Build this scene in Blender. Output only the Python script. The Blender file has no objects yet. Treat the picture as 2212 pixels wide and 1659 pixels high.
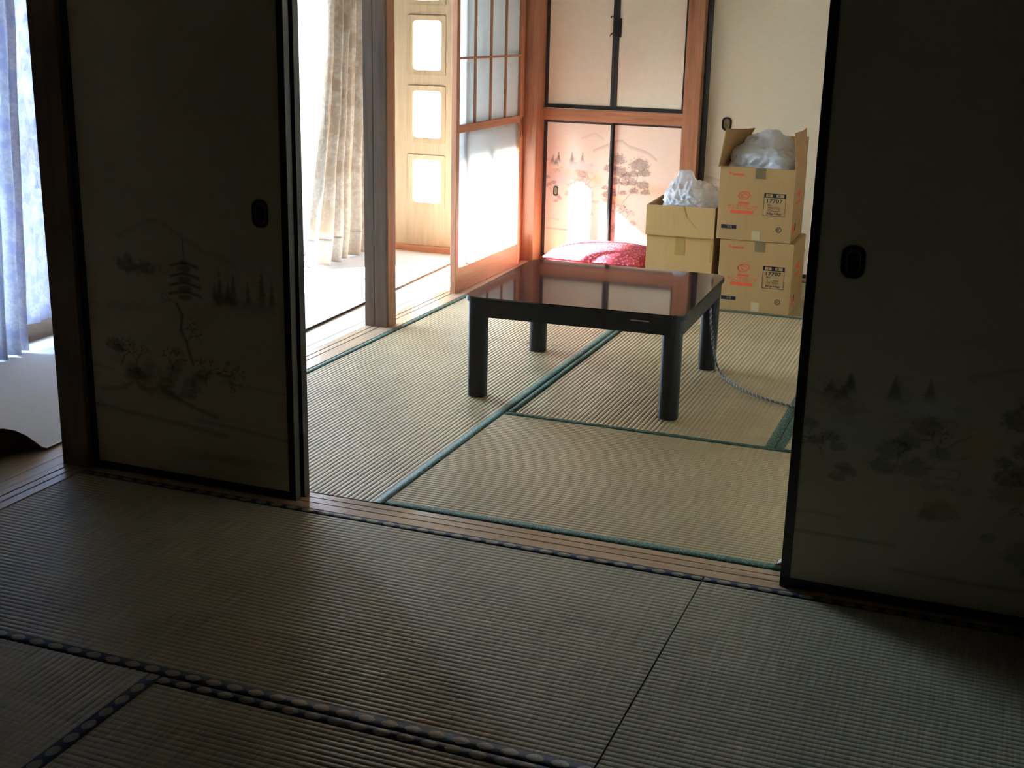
import bpy, bmesh, math, random
import numpy as np
from mathutils import Vector, Matrix, Euler, noise as mnoise

random.seed(7)
RNG = np.random.default_rng(7)
PI = math.pi
sc = bpy.context.scene
COL = sc.collection

# ------------------------------------------------------------------ camera
def make_camera():
    cx, cy, cz = 2.2917, -2.6812, 1.2376
    yaw, pitch, roll, f = 0.3614, -0.2803, 0.0224, 2728.7
    cyw, syw, cp, sp = math.cos(yaw), math.sin(yaw), math.cos(pitch), math.sin(pitch)
    F = Vector((-syw * cp, cyw * cp, sp))
    r0 = Vector((cyw, syw, 0))
    u0 = r0.cross(F)
    R = math.cos(roll) * r0 + math.sin(roll) * u0
    U = -math.sin(roll) * r0 + math.cos(roll) * u0
    cam = bpy.data.cameras.new('camera')
    ob = bpy.data.objects.new('camera', cam)
    COL.objects.link(ob)
    m = Matrix((R, U, -F)).transposed().to_4x4()
    m.translation = Vector((cx, cy, cz))
    ob.matrix_world = m
    cam.sensor_fit = 'HORIZONTAL'
    cam.sensor_width = 36.0
    cam.lens = f / 2212.0 * 36.0
    cam.clip_start = 0.02
    cam.clip_end = 200
    sc.camera = ob
make_camera()

# ------------------------------------------------------------------ light and exposure
SKY_STRENGTH = 26.0
SKY_COLOR = (0.58, 0.78, 1.0)
SUN_STRENGTH = 210.0
SUN_DIR = Vector((1.0, 0.80, -0.78))       # the way the sunlight travels
EXPOSURE = 1.25
sc.view_settings.view_transform = 'Standard'
sc.view_settings.look = 'None'
sc.view_settings.gamma = 1.0
sc.view_settings.exposure = EXPOSURE
sc.view_settings.use_curve_mapping = False

w = bpy.data.worlds.new('sky')
sc.world = w
w.use_nodes = True
nt = w.node_tree
nt.nodes['Background'].inputs[0].default_value = (*SKY_COLOR, 1)
nt.nodes['Background'].inputs[1].default_value = SKY_STRENGTH

sun = bpy.data.lights.new('sun', 'SUN')
sun.energy = SUN_STRENGTH
sun.angle = math.radians(2.0)
sun.color = (0.95, 0.98, 1.0)
so = bpy.data.objects.new('sun', sun)
COL.objects.link(so)
so.rotation_euler = SUN_DIR.to_track_quat('-Z', 'Y').to_euler()
so.location = (-8, -5, 7)

def portal(name, loc, rot, sx, sy):
    l = bpy.data.lights.new(name, 'AREA')
    l.shape = 'RECTANGLE'
    l.size, l.size_y = sx, sy
    l.cycles.is_portal = True
    o = bpy.data.objects.new(name, l)
    COL.objects.link(o)
    o.location = loc
    o.rotation_euler = rot
portal('window_portal', (-1.24, 2.18, 0.98), (0, -PI / 2, 0), 1.80, 2.88)

try:
    sc.cycles.use_denoising = True
    sc.cycles.max_bounces = 14
    sc.cycles.diffuse_bounces = 9
    sc.cycles.glossy_bounces = 4
    sc.cycles.transmission_bounces = 8
    sc.cycles.transparent_max_bounces = 16
    sc.cycles.sample_clamp_indirect = 6.0
    sc.cycles.caustics_reflective = False
    sc.cycles.caustics_refractive = False
except Exception:
    pass

# ------------------------------------------------------------------ materials
def srgb(r, g, b):
    def c(v):
        v /= 255.0
        return v / 12.92 if v <= 0.04045 else ((v + 0.055) / 1.055) ** 2.4
    return (c(r), c(g), c(b))

class N:
    """a small node-tree builder"""
    def __init__(self, name):
        self.m = bpy.data.materials.new(name)
        self.m.use_nodes = True
        self.t = self.m.node_tree
        self.t.nodes.clear()
        self.out = self.t.nodes.new('ShaderNodeOutputMaterial')
    def n(self, typ, **kw):
        nd = self.t.nodes.new('ShaderNode' + typ)
        for k, v in kw.items():
            setattr(nd, k, v)
        return nd
    def l(self, a, b):
        self.t.links.new(a, b)
    def coords(self, scale=(1, 1, 1), rot=(0, 0, 0)):
        tc = self.n('TexCoord')
        mp = self.n('Mapping')
        mp.inputs['Scale'].default_value = scale
        mp.inputs['Rotation'].default_value = rot
        self.l(tc.outputs['Object'], mp.inputs['Vector'])
        return mp.outputs['Vector']
    def noise(self, vec, scale, detail=3, rough=0.55):
        nd = self.n('TexNoise')
        nd.inputs['Scale'].default_value = scale
        nd.inputs['Detail'].default_value = detail
        nd.inputs['Roughness'].default_value = rough
        self.l(vec, nd.inputs['Vector'])
        return nd.outputs['Fac']
    def ramp(self, fac, stops):
        r = self.n('ValToRGB')
        e = r.color_ramp.elements
        while len(e) < len(stops):
            e.new(0.5)
        for i, (p, c) in enumerate(stops):
            e[i].position = p
            e[i].color = (*c, 1) if len(c) == 3 else c
        self.l(fac, r.inputs['Fac'])
        return r.outputs['Color']
    def mix(self, fac, a, b, mode='MIX'):
        nd = self.n('Mix', data_type='RGBA', blend_type=mode)
        if isinstance(fac, (int, float)):
            nd.inputs[0].default_value = fac
        else:
            self.l(fac, nd.inputs[0])
        for v, s in ((a, 6), (b, 7)):
            if isinstance(v, tuple):
                nd.inputs[s].default_value = (*v, 1)
            else:
                self.l(v, nd.inputs[s])
        return nd.outputs[2]
    def bump(self, h, strength=0.3, dist=0.002):
        b = self.n('Bump')
        b.inputs['Strength'].default_value = strength
        b.inputs['Distance'].default_value = dist
        self.l(h, b.inputs['Height'])
        return b.outputs['Normal']
    def bsdf(self, color, rough=0.7, spec=0.3, normal=None, coat=0.0, metal=0.0, sheen=0.0):
        p = self.n('BsdfPrincipled')
        if isinstance(color, tuple):
            p.inputs['Base Color'].default_value = (*color, 1)
        else:
            self.l(color, p.inputs['Base Color'])
        if isinstance(rough, (int, float)):
            p.inputs['Roughness'].default_value = rough
        else:
            self.l(rough, p.inputs['Roughness'])
        p.inputs['Specular IOR Level'].default_value = spec
        p.inputs['Coat Weight'].default_value = coat
        p.inputs['Metallic'].default_value = metal
        p.inputs['Sheen Weight'].default_value = sheen
        if normal is not None:
            self.l(normal, p.inputs['Normal'])
        return p.outputs[0]
    def end(self, sh):
        self.l(sh, self.out.inputs['Surface'])
        return self.m

def plain(name, color, rough=0.6, spec=0.3, bump=0.0, bscale=60, var=0.12, coat=0.0, metal=0.0, sheen=0.0):
    k = N(name)
    v = k.coords()
    f = k.noise(v, bscale, 3)
    lo = tuple(c * (1 - var) for c in color)
    hi = tuple(min(1, c * (1 + var)) for c in color)
    c = k.ramp(f, [(0.3, lo), (0.7, hi)])
    nm = k.bump(f, bump, 0.002) if bump else None
    return k.end(k.bsdf(c, rough, spec, nm, coat, metal, sheen))

def wood(name, base, dark, axis='Z', rough=0.42, spec=0.4, coat=0.1):
    k = N(name)
    s = {'X': (0.7, 9, 9), 'Y': (9, 0.7, 9), 'Z': (9, 9, 0.7)}[axis]
    v = k.coords(s)
    a = k.noise(v, 3.5, 4, 0.6)
    s2 = {'X': (2, 60, 60), 'Y': (60, 2, 60), 'Z': (60, 60, 2)}[axis]
    v2 = k.coords(s2)
    b = k.noise(v2, 3.0, 2)
    c1 = k.ramp(a, [(0.25, dark), (0.5, base), (0.8, tuple(min(1, x * 1.15) for x in base))])
    c2 = k.ramp(b, [(0.3, (0.72, 0.72, 0.72)), (0.65, (1.05, 1.05, 1.05))])
    c = k.mix(0.6, c1, c2, 'MULTIPLY')
    return k.end(k.bsdf(c, rough, spec, k.bump(b, 0.15, 0.001), coat))

def tatami_mat_material(name, base, dark, spec=0.75):
    k = N(name)
    va = k.coords((260, 6, 1))            # rush stalks run across the mat
    a = k.noise(va, 1.0, 2)
    vb = k.coords((3, 3, 3))
    b = k.noise(vb, 1.3, 4)
    vc = k.coords((90, 70, 1))
    cc = k.noise(vc, 1.0, 2, 0.7)
    c = k.ramp(a, [(0.25, dark), (0.75, base)])
    c = k.mix(0.55, c, k.ramp(b, [(0.3, (0.78, 0.76, 0.74)), (0.7, (1.08, 1.06, 1.0))]), 'MULTIPLY')
    c = k.mix(0.5, c, k.ramp(cc, [(0.3, (0.85, 0.85, 0.85)), (0.7, (1.08, 1.08, 1.08))]), 'MULTIPLY')
    return k.end(k.bsdf(c, 0.42, spec, k.bump(a, 0.35, 0.0006)))

def border_green():
    k = N('green_mat_border_cloth')
    v = k.coords((1, 1, 1))
    vo = k.n('TexVoronoi')
    vo.inputs['Scale'].default_value = 140
    k.l(v, vo.inputs['Vector'])
    c = k.ramp(vo.outputs['Distance'], [(0.15, srgb(116, 130, 104)), (0.45, srgb(40, 72, 62))])
    return k.end(k.bsdf(c, 0.65, 0.2))

def border_navy():
    """dark indigo cloth with a row of beige lozenge medallions"""
    k = N('indigo_mat_border_cloth')
    tc = k.n('TexCoord')
    sp = k.n('SeparateXYZ')
    k.l(tc.outputs['UV'], sp.inputs[0])
    def m(op, a, b=None):
        nd = k.n('Math', operation=op)
        for i, q in enumerate((a, b)):
            if q is None:
                continue
            if isinstance(q, (int, float)):
                nd.inputs[i].default_value = q
            else:
                k.l(q, nd.inputs[i])
        return nd.outputs[0]
    u = m('ABSOLUTE', m('SUBTRACT', m('FRACT', m('DIVIDE', sp.outputs[0], 0.047)), 0.5))
    vv = m('ABSOLUTE', m('SUBTRACT', sp.outputs[1], 0.5))
    d = m('ADD', m('POWER', m('DIVIDE', u, 0.36), 1.7), m('POWER', m('DIVIDE', vv, 0.40), 1.7))
    fac = m('LESS_THAN', d, 1.0)
    nz = k.noise(k.coords(), 400, 2)
    c1 = k.ramp(nz, [(0.3, srgb(20, 30, 48)), (0.7, srgb(40, 54, 76))])
    c2 = k.ramp(nz, [(0.3, srgb(100, 94, 80)), (0.7, srgb(146, 138, 118))])
    return k.end(k.bsdf(k.mix(fac, c1, c2), 0.6, 0.25))

def painted_paper(name):
    """paper whose ink painting is stored with the sheet"""
    k = N(name)
    at = k.n('Attribute', attribute_name='ink')
    v = k.coords((20, 20, 220))
    f = k.noise(v, 1.0, 3)
    c = k.mix(0.35, at.outputs['Color'], k.ramp(f, [(0.3, (0.86, 0.86, 0.86)), (0.7, (1.06, 1.06, 1.06))]), 'MULTIPLY')
    return k.end(k.bsdf(c, 0.75, 0.2, k.bump(f, 0.1, 0.0005)))

def glass(name, rough=0.0, tint=(1, 1, 1), haze=0.0, haze_col=(0.9, 0.9, 0.88)):
    k = N(name)
    tr = k.n('BsdfTransparent')
    tr.inputs[0].default_value = (*tint, 1)
    gl = k.n('BsdfGlossy')
    gl.inputs['Roughness'].default_value = max(rough, 0.02)
    fr = k.n('Fresnel')
    fr.inputs[0].default_value = 1.3
    mx = k.n('MixShader')
    k.l(fr.outputs[0], mx.inputs[0])
    k.l(tr.outputs[0], mx.inputs[1])
    k.l(gl.outputs[0], mx.inputs[2])
    sh = mx.outputs[0]
    if haze:
        tl = k.n('BsdfTranslucent')
        tl.inputs[0].default_value = (*haze_col, 1)
        df = k.n('BsdfDiffuse')
        df.inputs[0].default_value = (*haze_col, 1)
        m2 = k.n('MixShader')
        m2.inputs[0].default_value = 0.35
        k.l(tl.outputs[0], m2.inputs[1])
        k.l(df.outputs[0], m2.inputs[2])
        m3 = k.n('MixShader')
        m3.inputs[0].default_value = haze
        k.l(sh, m3.inputs[1])
        k.l(m2.outputs[0], m3.inputs[2])
        sh = m3.outputs[0]
    return k.end(sh)

def cloth(name, color, trans=0.5, holes=0.0, pattern=None, scale=40):
    """woven cloth: light comes through it; holes lets part straight through"""
    k = N(name)
    v = k.coords()
    f = k.noise(v, scale, 3)
    c = k.ramp(f, [(0.35, tuple(x * 0.8 for x in color)), (0.65, color)])
    if pattern:
        p = k.noise(v, pattern[1], 5, 0.65)
        c = k.mix(k.ramp(p, [(0.47, (0, 0, 0)), (0.56, (1, 1, 1))]), c, pattern[0])
    df = k.n('BsdfDiffuse')
    tl = k.n('BsdfTranslucent')
    k.l(c, df.inputs[0])
    k.l(c, tl.inputs[0])
    mx = k.n('MixShader')
    mx.inputs[0].default_value = trans
    k.l(df.outputs[0], mx.inputs[1])
    k.l(tl.outputs[0], mx.inputs[2])
    sh = mx.outputs[0]
    if holes:
        tr = k.n('BsdfTransparent')
        vo = k.n('TexVoronoi')
        vo.inputs['Scale'].default_value = 22
        k.l(v, vo.inputs['Vector'])
        n2 = k.noise(v, 70, 2)
        a = k.n('Math', operation='ADD')
        k.l(vo.outputs['Distance'], a.inputs[0])
        k.l(n2, a.inputs[1])
        hf = k.ramp(a.outputs[0], [(0.72, (holes * 0.25,) * 3), (0.86, (holes,) * 3)])
        m3 = k.n('MixShader')
        k.l(hf, m3.inputs[0])
        k.l(sh, m3.inputs[1])
        k.l(tr.outputs[0], m3.inputs[2])
        sh = m3.outputs[0]
    return k.end(sh)

def plastic_bag_material():
    k = N('thin_clear_plastic')
    v = k.coords()
    f = k.noise(v, 9, 4, 0.6)
    nm = k.bump(f, 0.6, 0.010)
    p = k.n('BsdfPrincipled')
    p.inputs['Base Color'].default_value = (0.86, 0.87, 0.90, 1)
    p.inputs['Roughness'].default_value = 0.22
    p.inputs['Specular IOR Level'].default_value = 0.6
    k.l(nm, p.inputs['Normal'])
    tl = k.n('BsdfTranslucent')
    tl.inputs[0].default_value = (0.85, 0.84, 0.84, 1)
    tr = k.n('BsdfTransparent')
    m1 = k.n('MixShader')
    m1.inputs[0].default_value = 0.3
    k.l(p.outputs[0], m1.inputs[1])
    k.l(tl.outputs[0], m1.inputs[2])
    m2 = k.n('MixShader')
    m2.inputs[0].default_value = 0.18
    k.l(m1.outputs[0], m2.inputs[1])
    k.l(tr.outputs[0], m2.inputs[2])
    return k.end(m2.outputs[0])

def cardboard(name, base):
    k = N(name)
    v = k.coords((160, 160, 4))
    f = k.noise(v, 1.0, 2)
    g = k.noise(k.coords(), 9, 3)
    c = k.ramp(f, [(0.3, tuple(x * 0.93 for x in base)), (0.7, base)])
    c = k.mix(0.4, c, k.ramp(g, [(0.3, (0.9, 0.9, 0.88)), (0.7, (1.04, 1.04, 1.02))]), 'MULTIPLY')
    return k.end(k.bsdf(c, 0.7, 0.25, k.bump(f, 0.12, 0.0008)))

WOOD_O = srgb(168, 116, 84)
WOOD_D = srgb(134, 88, 62)
M = {}
M['wood_z'] = wood('amber_cedar_post', WOOD_O, WOOD_D, 'Z')
M['wood_x'] = wood('amber_cedar_rail', WOOD_O, WOOD_D, 'X')
M['wood_y'] = wood('amber_cedar_sill', WOOD_O, WOOD_D, 'Y')
M['sill_x'] = wood('worn_threshold_wood', srgb(176, 142, 112), srgb(138, 106, 82), 'X', 0.28, 0.5, 0.25)
M['sill_y'] = wood('worn_sill_wood', srgb(186, 156, 128), srgb(150, 118, 92), 'Y', 0.3, 0.5, 0.2)
M['hall_wood'] = wood('hall_floor_wood', srgb(200, 186, 172), srgb(170, 154, 140), 'Y', 0.4, 0.4, 0.15)
M['darkpost'] = wood('dark_brown_post', srgb(112, 92, 76), srgb(86, 70, 58), 'Z', 0.6, 0.25, 0)  # darker post brown; on the middle post it stands in for shade
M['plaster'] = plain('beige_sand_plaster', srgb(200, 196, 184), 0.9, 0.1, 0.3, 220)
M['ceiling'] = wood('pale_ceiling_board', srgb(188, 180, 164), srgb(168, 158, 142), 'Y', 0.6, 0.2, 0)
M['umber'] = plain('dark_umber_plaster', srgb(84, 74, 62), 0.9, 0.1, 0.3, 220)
M['subfloor'] = plain('dark_subfloor', srgb(60, 46, 36), 0.9, 0.1)
M['tatami_far'] = tatami_mat_material('golden_rush_weave', srgb(184, 164, 126), srgb(146, 126, 92))
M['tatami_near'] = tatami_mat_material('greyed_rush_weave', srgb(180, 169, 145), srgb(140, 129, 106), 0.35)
M['green'] = border_green()
M['navy'] = border_navy()
M['lacquer'] = plain('black_lacquer', srgb(30, 28, 28), 0.28, 0.5, 0, 40, 0.2, 0.3)
M['lacquer_far'] = plain('slate_lacquer', srgb(44, 46, 48), 0.3, 0.5, 0, 40, 0.2, 0.2)
M['paper'] = painted_paper('painted_screen_paper')
M['plainpaper'] = plain('cream_screen_paper', srgb(240, 234, 216), 0.75, 0.2, 0.0, 30, 0.02)
M['pull'] = plain('blackened_bronze', srgb(26, 28, 30), 0.35, 0.5, 0, 40, 0.3, 0, 0.4)
M['pull_in'] = plain('aged_brass', srgb(110, 98, 66), 0.4, 0.5, 0, 40, 0.3, 0, 0.5)
M['table'] = plain('black_painted_wood', srgb(28, 27, 29), 0.42, 0.4, 0, 40, 0.15)
M['tabletop'] = plain('glossy_brown_laminate', srgb(58, 42, 42), 0.06, 0.62, 0, 40, 0.1, 0.35)
M['silver'] = plain('silver_print', srgb(170, 170, 165), 0.35, 0.5, 0, 30, 0.1, 0, 0.6)
M['cord'] = plain('grey_braided_cord', srgb(96, 98, 104), 0.7, 0.2, 0.5, 500, 0.6)
M['cord_light'] = plain('pale_cord_strand', srgb(176, 180, 188), 0.7, 0.2, 0, 300, 0.2)
M['card_a'] = cardboard('kraft_cardboard', srgb(166, 130, 84))
M['card_b'] = cardboard('pale_kraft_cardboard', srgb(194, 156, 102))
M['card_in'] = cardboard('cardboard_inside', srgb(160, 122, 78))
M['tape'] = plain('brown_packing_tape', srgb(112, 94, 66), 0.35, 0.5, 0, 30, 0.06)
M['tape_b'] = plain('tan_packing_tape', srgb(168, 134, 74), 0.35, 0.5, 0, 30, 0.06)
M['tape_c'] = plain('clear_packing_tape', srgb(176, 156, 116), 0.3, 0.5, 0, 30, 0.04)
M['red_ink'] = plain('orange_red_ink', srgb(206, 82, 46), 0.7, 0.2, 0, 200, 0.12)
M['black_ink'] = plain('dark_blue_black_ink', srgb(34, 36, 46), 0.7, 0.2, 0, 200, 0.2)
M['bag'] = plastic_bag_material()
M['glass'] = glass('clear_window_glass', 0.0, (0.97, 0.98, 0.98))
M['dusty'] = glass('hazy_door_glass', 0.0, (0.97, 0.97, 0.95), 0.10, (0.97, 0.97, 0.95))
M['frost'] = glass('frosted_lattice_glass', 0.2, (0.95, 0.95, 0.95), 0.90, (0.80, 0.83, 0.82))
M['frost_bright'] = glass('milky_door_pane', 0.2, (0.95, 0.95, 0.95), 0.55, (0.95, 0.95, 0.93))
M['alu'] = plain('bronze_window_frame', srgb(140, 128, 118), 0.45, 0.4, 0, 40, 0.1, 0, 0.2)
M['drape'] = cloth('mottled_beige_drape', srgb(184, 174, 158), 0.30, 0, (srgb(154, 140, 120), 7.0), 60)
M['hem'] = cloth('pale_drape_hem', srgb(206, 200, 188), 0.4, 0, None, 80)
M['sheer'] = cloth('white_sheer', srgb(226, 226, 230), 0.42, 0.04, None, 120)
M['lace'] = cloth('white_lace', srgb(208, 209, 218), 0.44, 0.08, (srgb(180, 183, 204), 17.0), 90)
M['carpet'] = plain('pale_grey_carpet', srgb(222, 229, 240), 0.95, 0.05, 0.4, 400, 0.08)
M['carpet_under'] = plain('dark_carpet_backing', srgb(66, 58, 50), 0.95, 0.05, 0.3, 300)
M['hall_door'] = wood('pale_maple_veneer', srgb(160, 138, 106), srgb(148, 126, 96), 'Z', 0.5, 0.3, 0)
M['ground'] = plain('pale_concrete_yard', srgb(172, 168, 160), 0.9, 0.1, 0.2, 12)
M['outwall'] = plain('pale_stucco', srgb(206, 206, 204), 0.9, 0.1, 0.2, 40)
M['eave'] = plain('brown_eave_board', srgb(110, 92, 78), 0.8, 0.1)
M['leaf'] = plain('garden_leaves', srgb(84, 108, 60), 0.6, 0.3, 0, 20, 0.4)
M['pebble'] = plain('clear_grey_plastic', srgb(168, 176, 170), 0.25, 0.6, 0, 40, 0.2)

def red_cushion_material():
    k = N('red_bobble_cloth')
    v = k.coords((1, 1, 1), (0, 0, 0.5))
    vo = k.n('TexVoronoi')
    vo.inputs['Scale'].default_value = 75
    k.l(v, vo.inputs['Vector'])
    c = k.ramp(vo.outputs['Distance'], [(0.08, srgb(232, 160, 168)), (0.45, srgb(166, 62, 78))])  # paler bobble tops put highlights into the cloth colour
    inv = k.n('Math', operation='SUBTRACT')
    inv.inputs[0].default_value = 1.0
    k.l(vo.outputs['Distance'], inv.inputs[1])
    return k.end(k.bsdf(c, 0.75, 0.2, k.bump(inv.outputs[0], 0.8, 0.005)))
M['red'] = red_cushion_material()

# ------------------------------------------------------------------ mesh helpers
def B():
    return bmesh.new()

def bx(bm, x0, x1, y0, y1, z0, z1, bev=0.0, seg=2):
    r = bmesh.ops.create_cube(bm, size=1.0)
    vs = r['verts']
    bmesh.ops.scale(bm, vec=(x1 - x0, y1 - y0, z1 - z0), verts=vs)
    bmesh.ops.translate(bm, vec=((x0 + x1) / 2, (y0 + y1) / 2, (z0 + z1) / 2), verts=vs)
    if bev:
        es = list({e for v in vs for e in v.link_edges})
        bmesh.ops.bevel(bm, geom=es, offset=bev, segments=seg, affect='EDGES', profile=0.6)
    return bm

def prism(bm, pts, lo, hi, axis='X'):
    """closed outline pts (two coordinates) swept along an axis"""
    def P(a, b, t):
        return {'X': (t, a, b), 'Y': (a, t, b), 'Z': (a, b, t)}[axis]
    v0 = [bm.verts.new(P(a, b, lo)) for a, b in pts]
    v1 = [bm.verts.new(P(a, b, hi)) for a, b in pts]
    n = len(pts)
    for i in range(n):
        bm.faces.new((v0[i], v0[(i + 1) % n], v1[(i + 1) % n], v1[i]))
    bm.faces.new(v0[::-1])
    bm.faces.new(v1)
    bmesh.ops.recalc_face_normals(bm, faces=bm.faces)
    return bm

def rrect(w, h, r, n=5):
    pts = []
    for cx, cy, a0 in ((w / 2 - r, h / 2 - r, 0), (-w / 2 + r, h / 2 - r, 90), (-w / 2 + r, -h / 2 + r, 180), (w / 2 - r, -h / 2 + r, 270)):
        for i in range(n + 1):
            a = math.radians(a0 + 90 * i / n)
            pts.append((cx + r * math.cos(a), cy + r * math.sin(a)))
    return pts

def tube(bm, pts, r, n=8):
    rings = []
    pts = [Vector(p) for p in pts]
    for i, p in enumerate(pts):
        t = (pts[min(i + 1, len(pts) - 1)] - pts[max(i - 1, 0)]).normalized()
        up = Vector((0, 0, 1)) if abs(t.z) < 0.9 else Vector((1, 0, 0))
        a = t.cross(up).normalized()
        b = t.cross(a).normalized()
        rings.append([bm.verts.new(p + r * (math.cos(2 * PI * k / n) * a + math.sin(2 * PI * k / n) * b)) for k in range(n)])
    for i in range(len(rings) - 1):
        for k in range(n):
            bm.faces.new((rings[i][k], rings[i][(k + 1) % n], rings[i + 1][(k + 1) % n], rings[i + 1][k]))
    bm.faces.new(rings[0][::-1])
    bm.faces.new(rings[-1])
    bmesh.ops.recalc_face_normals(bm, faces=bm.faces)
    return bm

def smooth_path(ctrl, n=12):
    out = []
    P = [Vector(c) for c in ctrl]
    P = [P[0] * 2 - P[1]] + P + [P[-1] * 2 - P[-2]]
    for i in range(1, len(P) - 2):
        for k in range(n):
            t = k / n
            a, b, c, d = P[i - 1], P[i], P[i + 1], P[i + 2]
            out.append(0.5 * ((2 * b) + (c - a) * t + (2 * a - 5 * b + 4 * c - d) * t * t + (-a + 3 * b - 3 * c + d) * t ** 3))
    out.append(P[-2])
    return out

def obj(name, bm, mat, parent=None, smooth=False, solidify=0.0):
    me = bpy.data.meshes.new(name)
    bm.normal_update()
    bm.to_mesh(me)
    bm.free()
    me.materials.append(mat)
    if smooth:
        for p in me.polygons:
            p.use_smooth = True
    o = bpy.data.objects.new(name, me)
    COL.objects.link(o)
    if parent:
        o.parent = parent
    if solidify:
        md = o.modifiers.new('thickness', 'SOLIDIFY')
        md.thickness = solidify
        md.offset = 0
    return o

def thing(name, label, cat, loc=(0, 0, 0), rz=0.0, group=None):
    o = bpy.data.objects.new(name, None)
    o.empty_display_size = 0.1
    COL.objects.link(o)
    o.location = loc
    o.rotation_euler = (0, 0, rz)
    o['label'] = label
    o['category'] = cat
    if group:
        o['group'] = group
    return o

def tag(o, label, cat, group=None):
    o['label'] = label
    o['category'] = cat
    if group:
        o['group'] = group
    return o

def struct(name, bm, mat, smooth=False):
    o = obj(name, bm, mat, None, smooth)
    o['kind'] = 'structure'
    return o

def struct_empty(name, loc=(0, 0, 0)):
    o = bpy.data.objects.new(name, None)
    COL.objects.link(o)
    o.location = loc
    o['kind'] = 'structure'
    return o

# ------------------------------------------------------------------ the setting
X_R = 2.66          # right wall of both rooms
Y_N = -3.45         # back wall of the near room
Y_B = 3.74          # closet plane of the far room
X_O = -1.15         # outer window line of the veranda hall
Y_E = 3.60          # end of the hall
Z_K = 1.76          # door head height
Z_C = 2.40

struct('floor', bx(B(), -1.3, X_R + 0.1, Y_N - 0.1, 4.7, -0.12, -0.056), M['subfloor'])
struct('ceiling', bx(B(), -1.3, X_R + 0.1, 0.06, 4.7, Z_C, Z_C + 0.08), M['ceiling'])
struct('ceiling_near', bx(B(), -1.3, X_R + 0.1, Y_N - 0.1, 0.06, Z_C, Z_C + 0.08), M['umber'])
struct('wall_right', bx(B(), X_R, X_R + 0.1, Y_N - 0.1, 4.7, -0.056, Z_C), M['plaster'])
struct('wall_farright', bx(B(), X_R - 0.010, X_R - 0.0005, 0.13, 3.72, 0.001, Z_C), M['plainpaper'])
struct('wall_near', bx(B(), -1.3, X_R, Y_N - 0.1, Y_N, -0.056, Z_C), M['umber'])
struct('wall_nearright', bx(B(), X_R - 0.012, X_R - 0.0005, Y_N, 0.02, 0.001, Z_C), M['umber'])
struct('wall_back', bx(B(), -1.3, X_R, 4.5, 4.6, -0.056, Z_C), M['plaster'])
bm = B(); bx(bm, -0.085, 0.0, 0.03, 0.125, Z_K + 0.04, Z_C); bx(bm, 0.0, X_R, 0.045, 0.10, Z_K + 0.04, Z_C)
struct('wall_middle', bm, M['plaster'])
struct('wall_hallside', bx(B(), -0.08, -0.02, Y_N, 4.5, Z_K + 0.04, Z_C), M['plaster'])
struct('wall_outer', bx(B(), X_O - 0.15, X_O - 0.02, Y_N, 4.5, 1.84, Z_C), M['outwall'])
bm = B()
bx(bm, -1.3, -0.09, Y_E + 0.04, Y_E + 0.10, 1.9, Z_C)
struct('wall_hallend', bm, M['plaster'])
# closet side, above the tall doors
bx_y = Y_B
struct('wall_closet', bx(B(), -0.09, X_R, Y_B - 0.01, Y_B + 0.06, Z_K + 0.04, Z_C), M['plaster'])
# inside of the closet
struct('wall_closetinside', bx(B(), -0.04, X_R, Y_B + 0.5, Y_B + 0.55, -0.05, Z_C), M['plaster'])

# heads of the openings
struct('trim_1', bx(B(), 0.0, X_R, 0.02, 0.125, Z_K, Z_K + 0.04), M['wood_x'])
struct('trim_2', bx(B(), -0.09, 0.0, Y_N, Y_E + 0.1, Z_K, Z_K + 0.04), M['wood_y'])

# threshold between the rooms, with two grooves
def grooved(y0, y1, top, grooves, gw, gd, bottom=-0.056):
    pts = [(y0, bottom), (y0, top - 0.002), (y0 + 0.002, top)]
    for g in grooves:
        pts += [(g - gw / 2, top), (g - gw / 2, top - gd), (g + gw / 2, top - gd), (g + gw / 2, top)]
    pts += [(y1 - 0.002, top), (y1, top - 0.002), (y1, bottom)]
    return pts
struct('trim_3', prism(B(), grooved(0.020, 0.122, -0.001, (0.060, 0.092), 0.0045, 0.006), 0.0, X_R, 'X'), M['sill_x'])
# sill between rooms and hall, grooves along y
bm = B()
prism(bm, grooved(-0.095, -0.001, 0.001, (-0.066, -0.036), 0.006, 0.012), Y_N, 0.03, 'Y')
prism(bm, grooved(-0.095, 0.028, 0.001, (-0.066, -0.036), 0.006, 0.012), 0.13, Y_E, 'Y')
struct('trim_4', bm, M['sill_y'])

# posts
struct('trim_5', bx(B(), -0.090, 0.0, 0.030, 0.126, -0.05, Z_K, 0.002), M['darkpost'])           # dark post by the painted screen
o = struct('trim_6', bx(B(), -0.056, 0.0, 1.916, 1.985, -0.05, Z_K, 0.002), M['wood_z'])              # middle post
obj('stop_bead', bx(B(), -0.1, -0.0565, 1.898, 1.955, -0.05, Z_K, 0.002), M['darkpost'], o)
obj('shade_layer', bx(B(), -0.055, 0.0, 1.898, 1.9155, -0.05, Z_K, 0.002), M['darkpost'], o)  # dark layer and bead tone stand in for shade on the near face
struct('trim_7', bx(B(), -0.09, 0.012, 3.62, 3.80, -0.05, Z_K, 0.002), M['wood_z'])              # corner post
struct('trim_8', bx(B(), 0.768, 0.852, Y_B - 0.045, Y_B + 0.07, -0.05, Z_K, 0.002), M['wood_z'])  # closet post
struct('trim_9', bx(B(), 0.012, 0.768, Y_B - 0.02, Y_B + 0.06, 0.738, 0.798, 0.002), M['wood_x'])  # rail between the closets
struct('trim_10', bx(B(), 0.012, X_R, Y_B - 0.02, Y_B + 0.06, -0.05, 0.010, 0.002), M['wood_x'])
struct('trim_11', bx(B(), 0.012, X_R, Y_B - 0.02, Y_B + 0.06, Z_K, Z_K + 0.04, 0.002), M['wood_x'])
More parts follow.
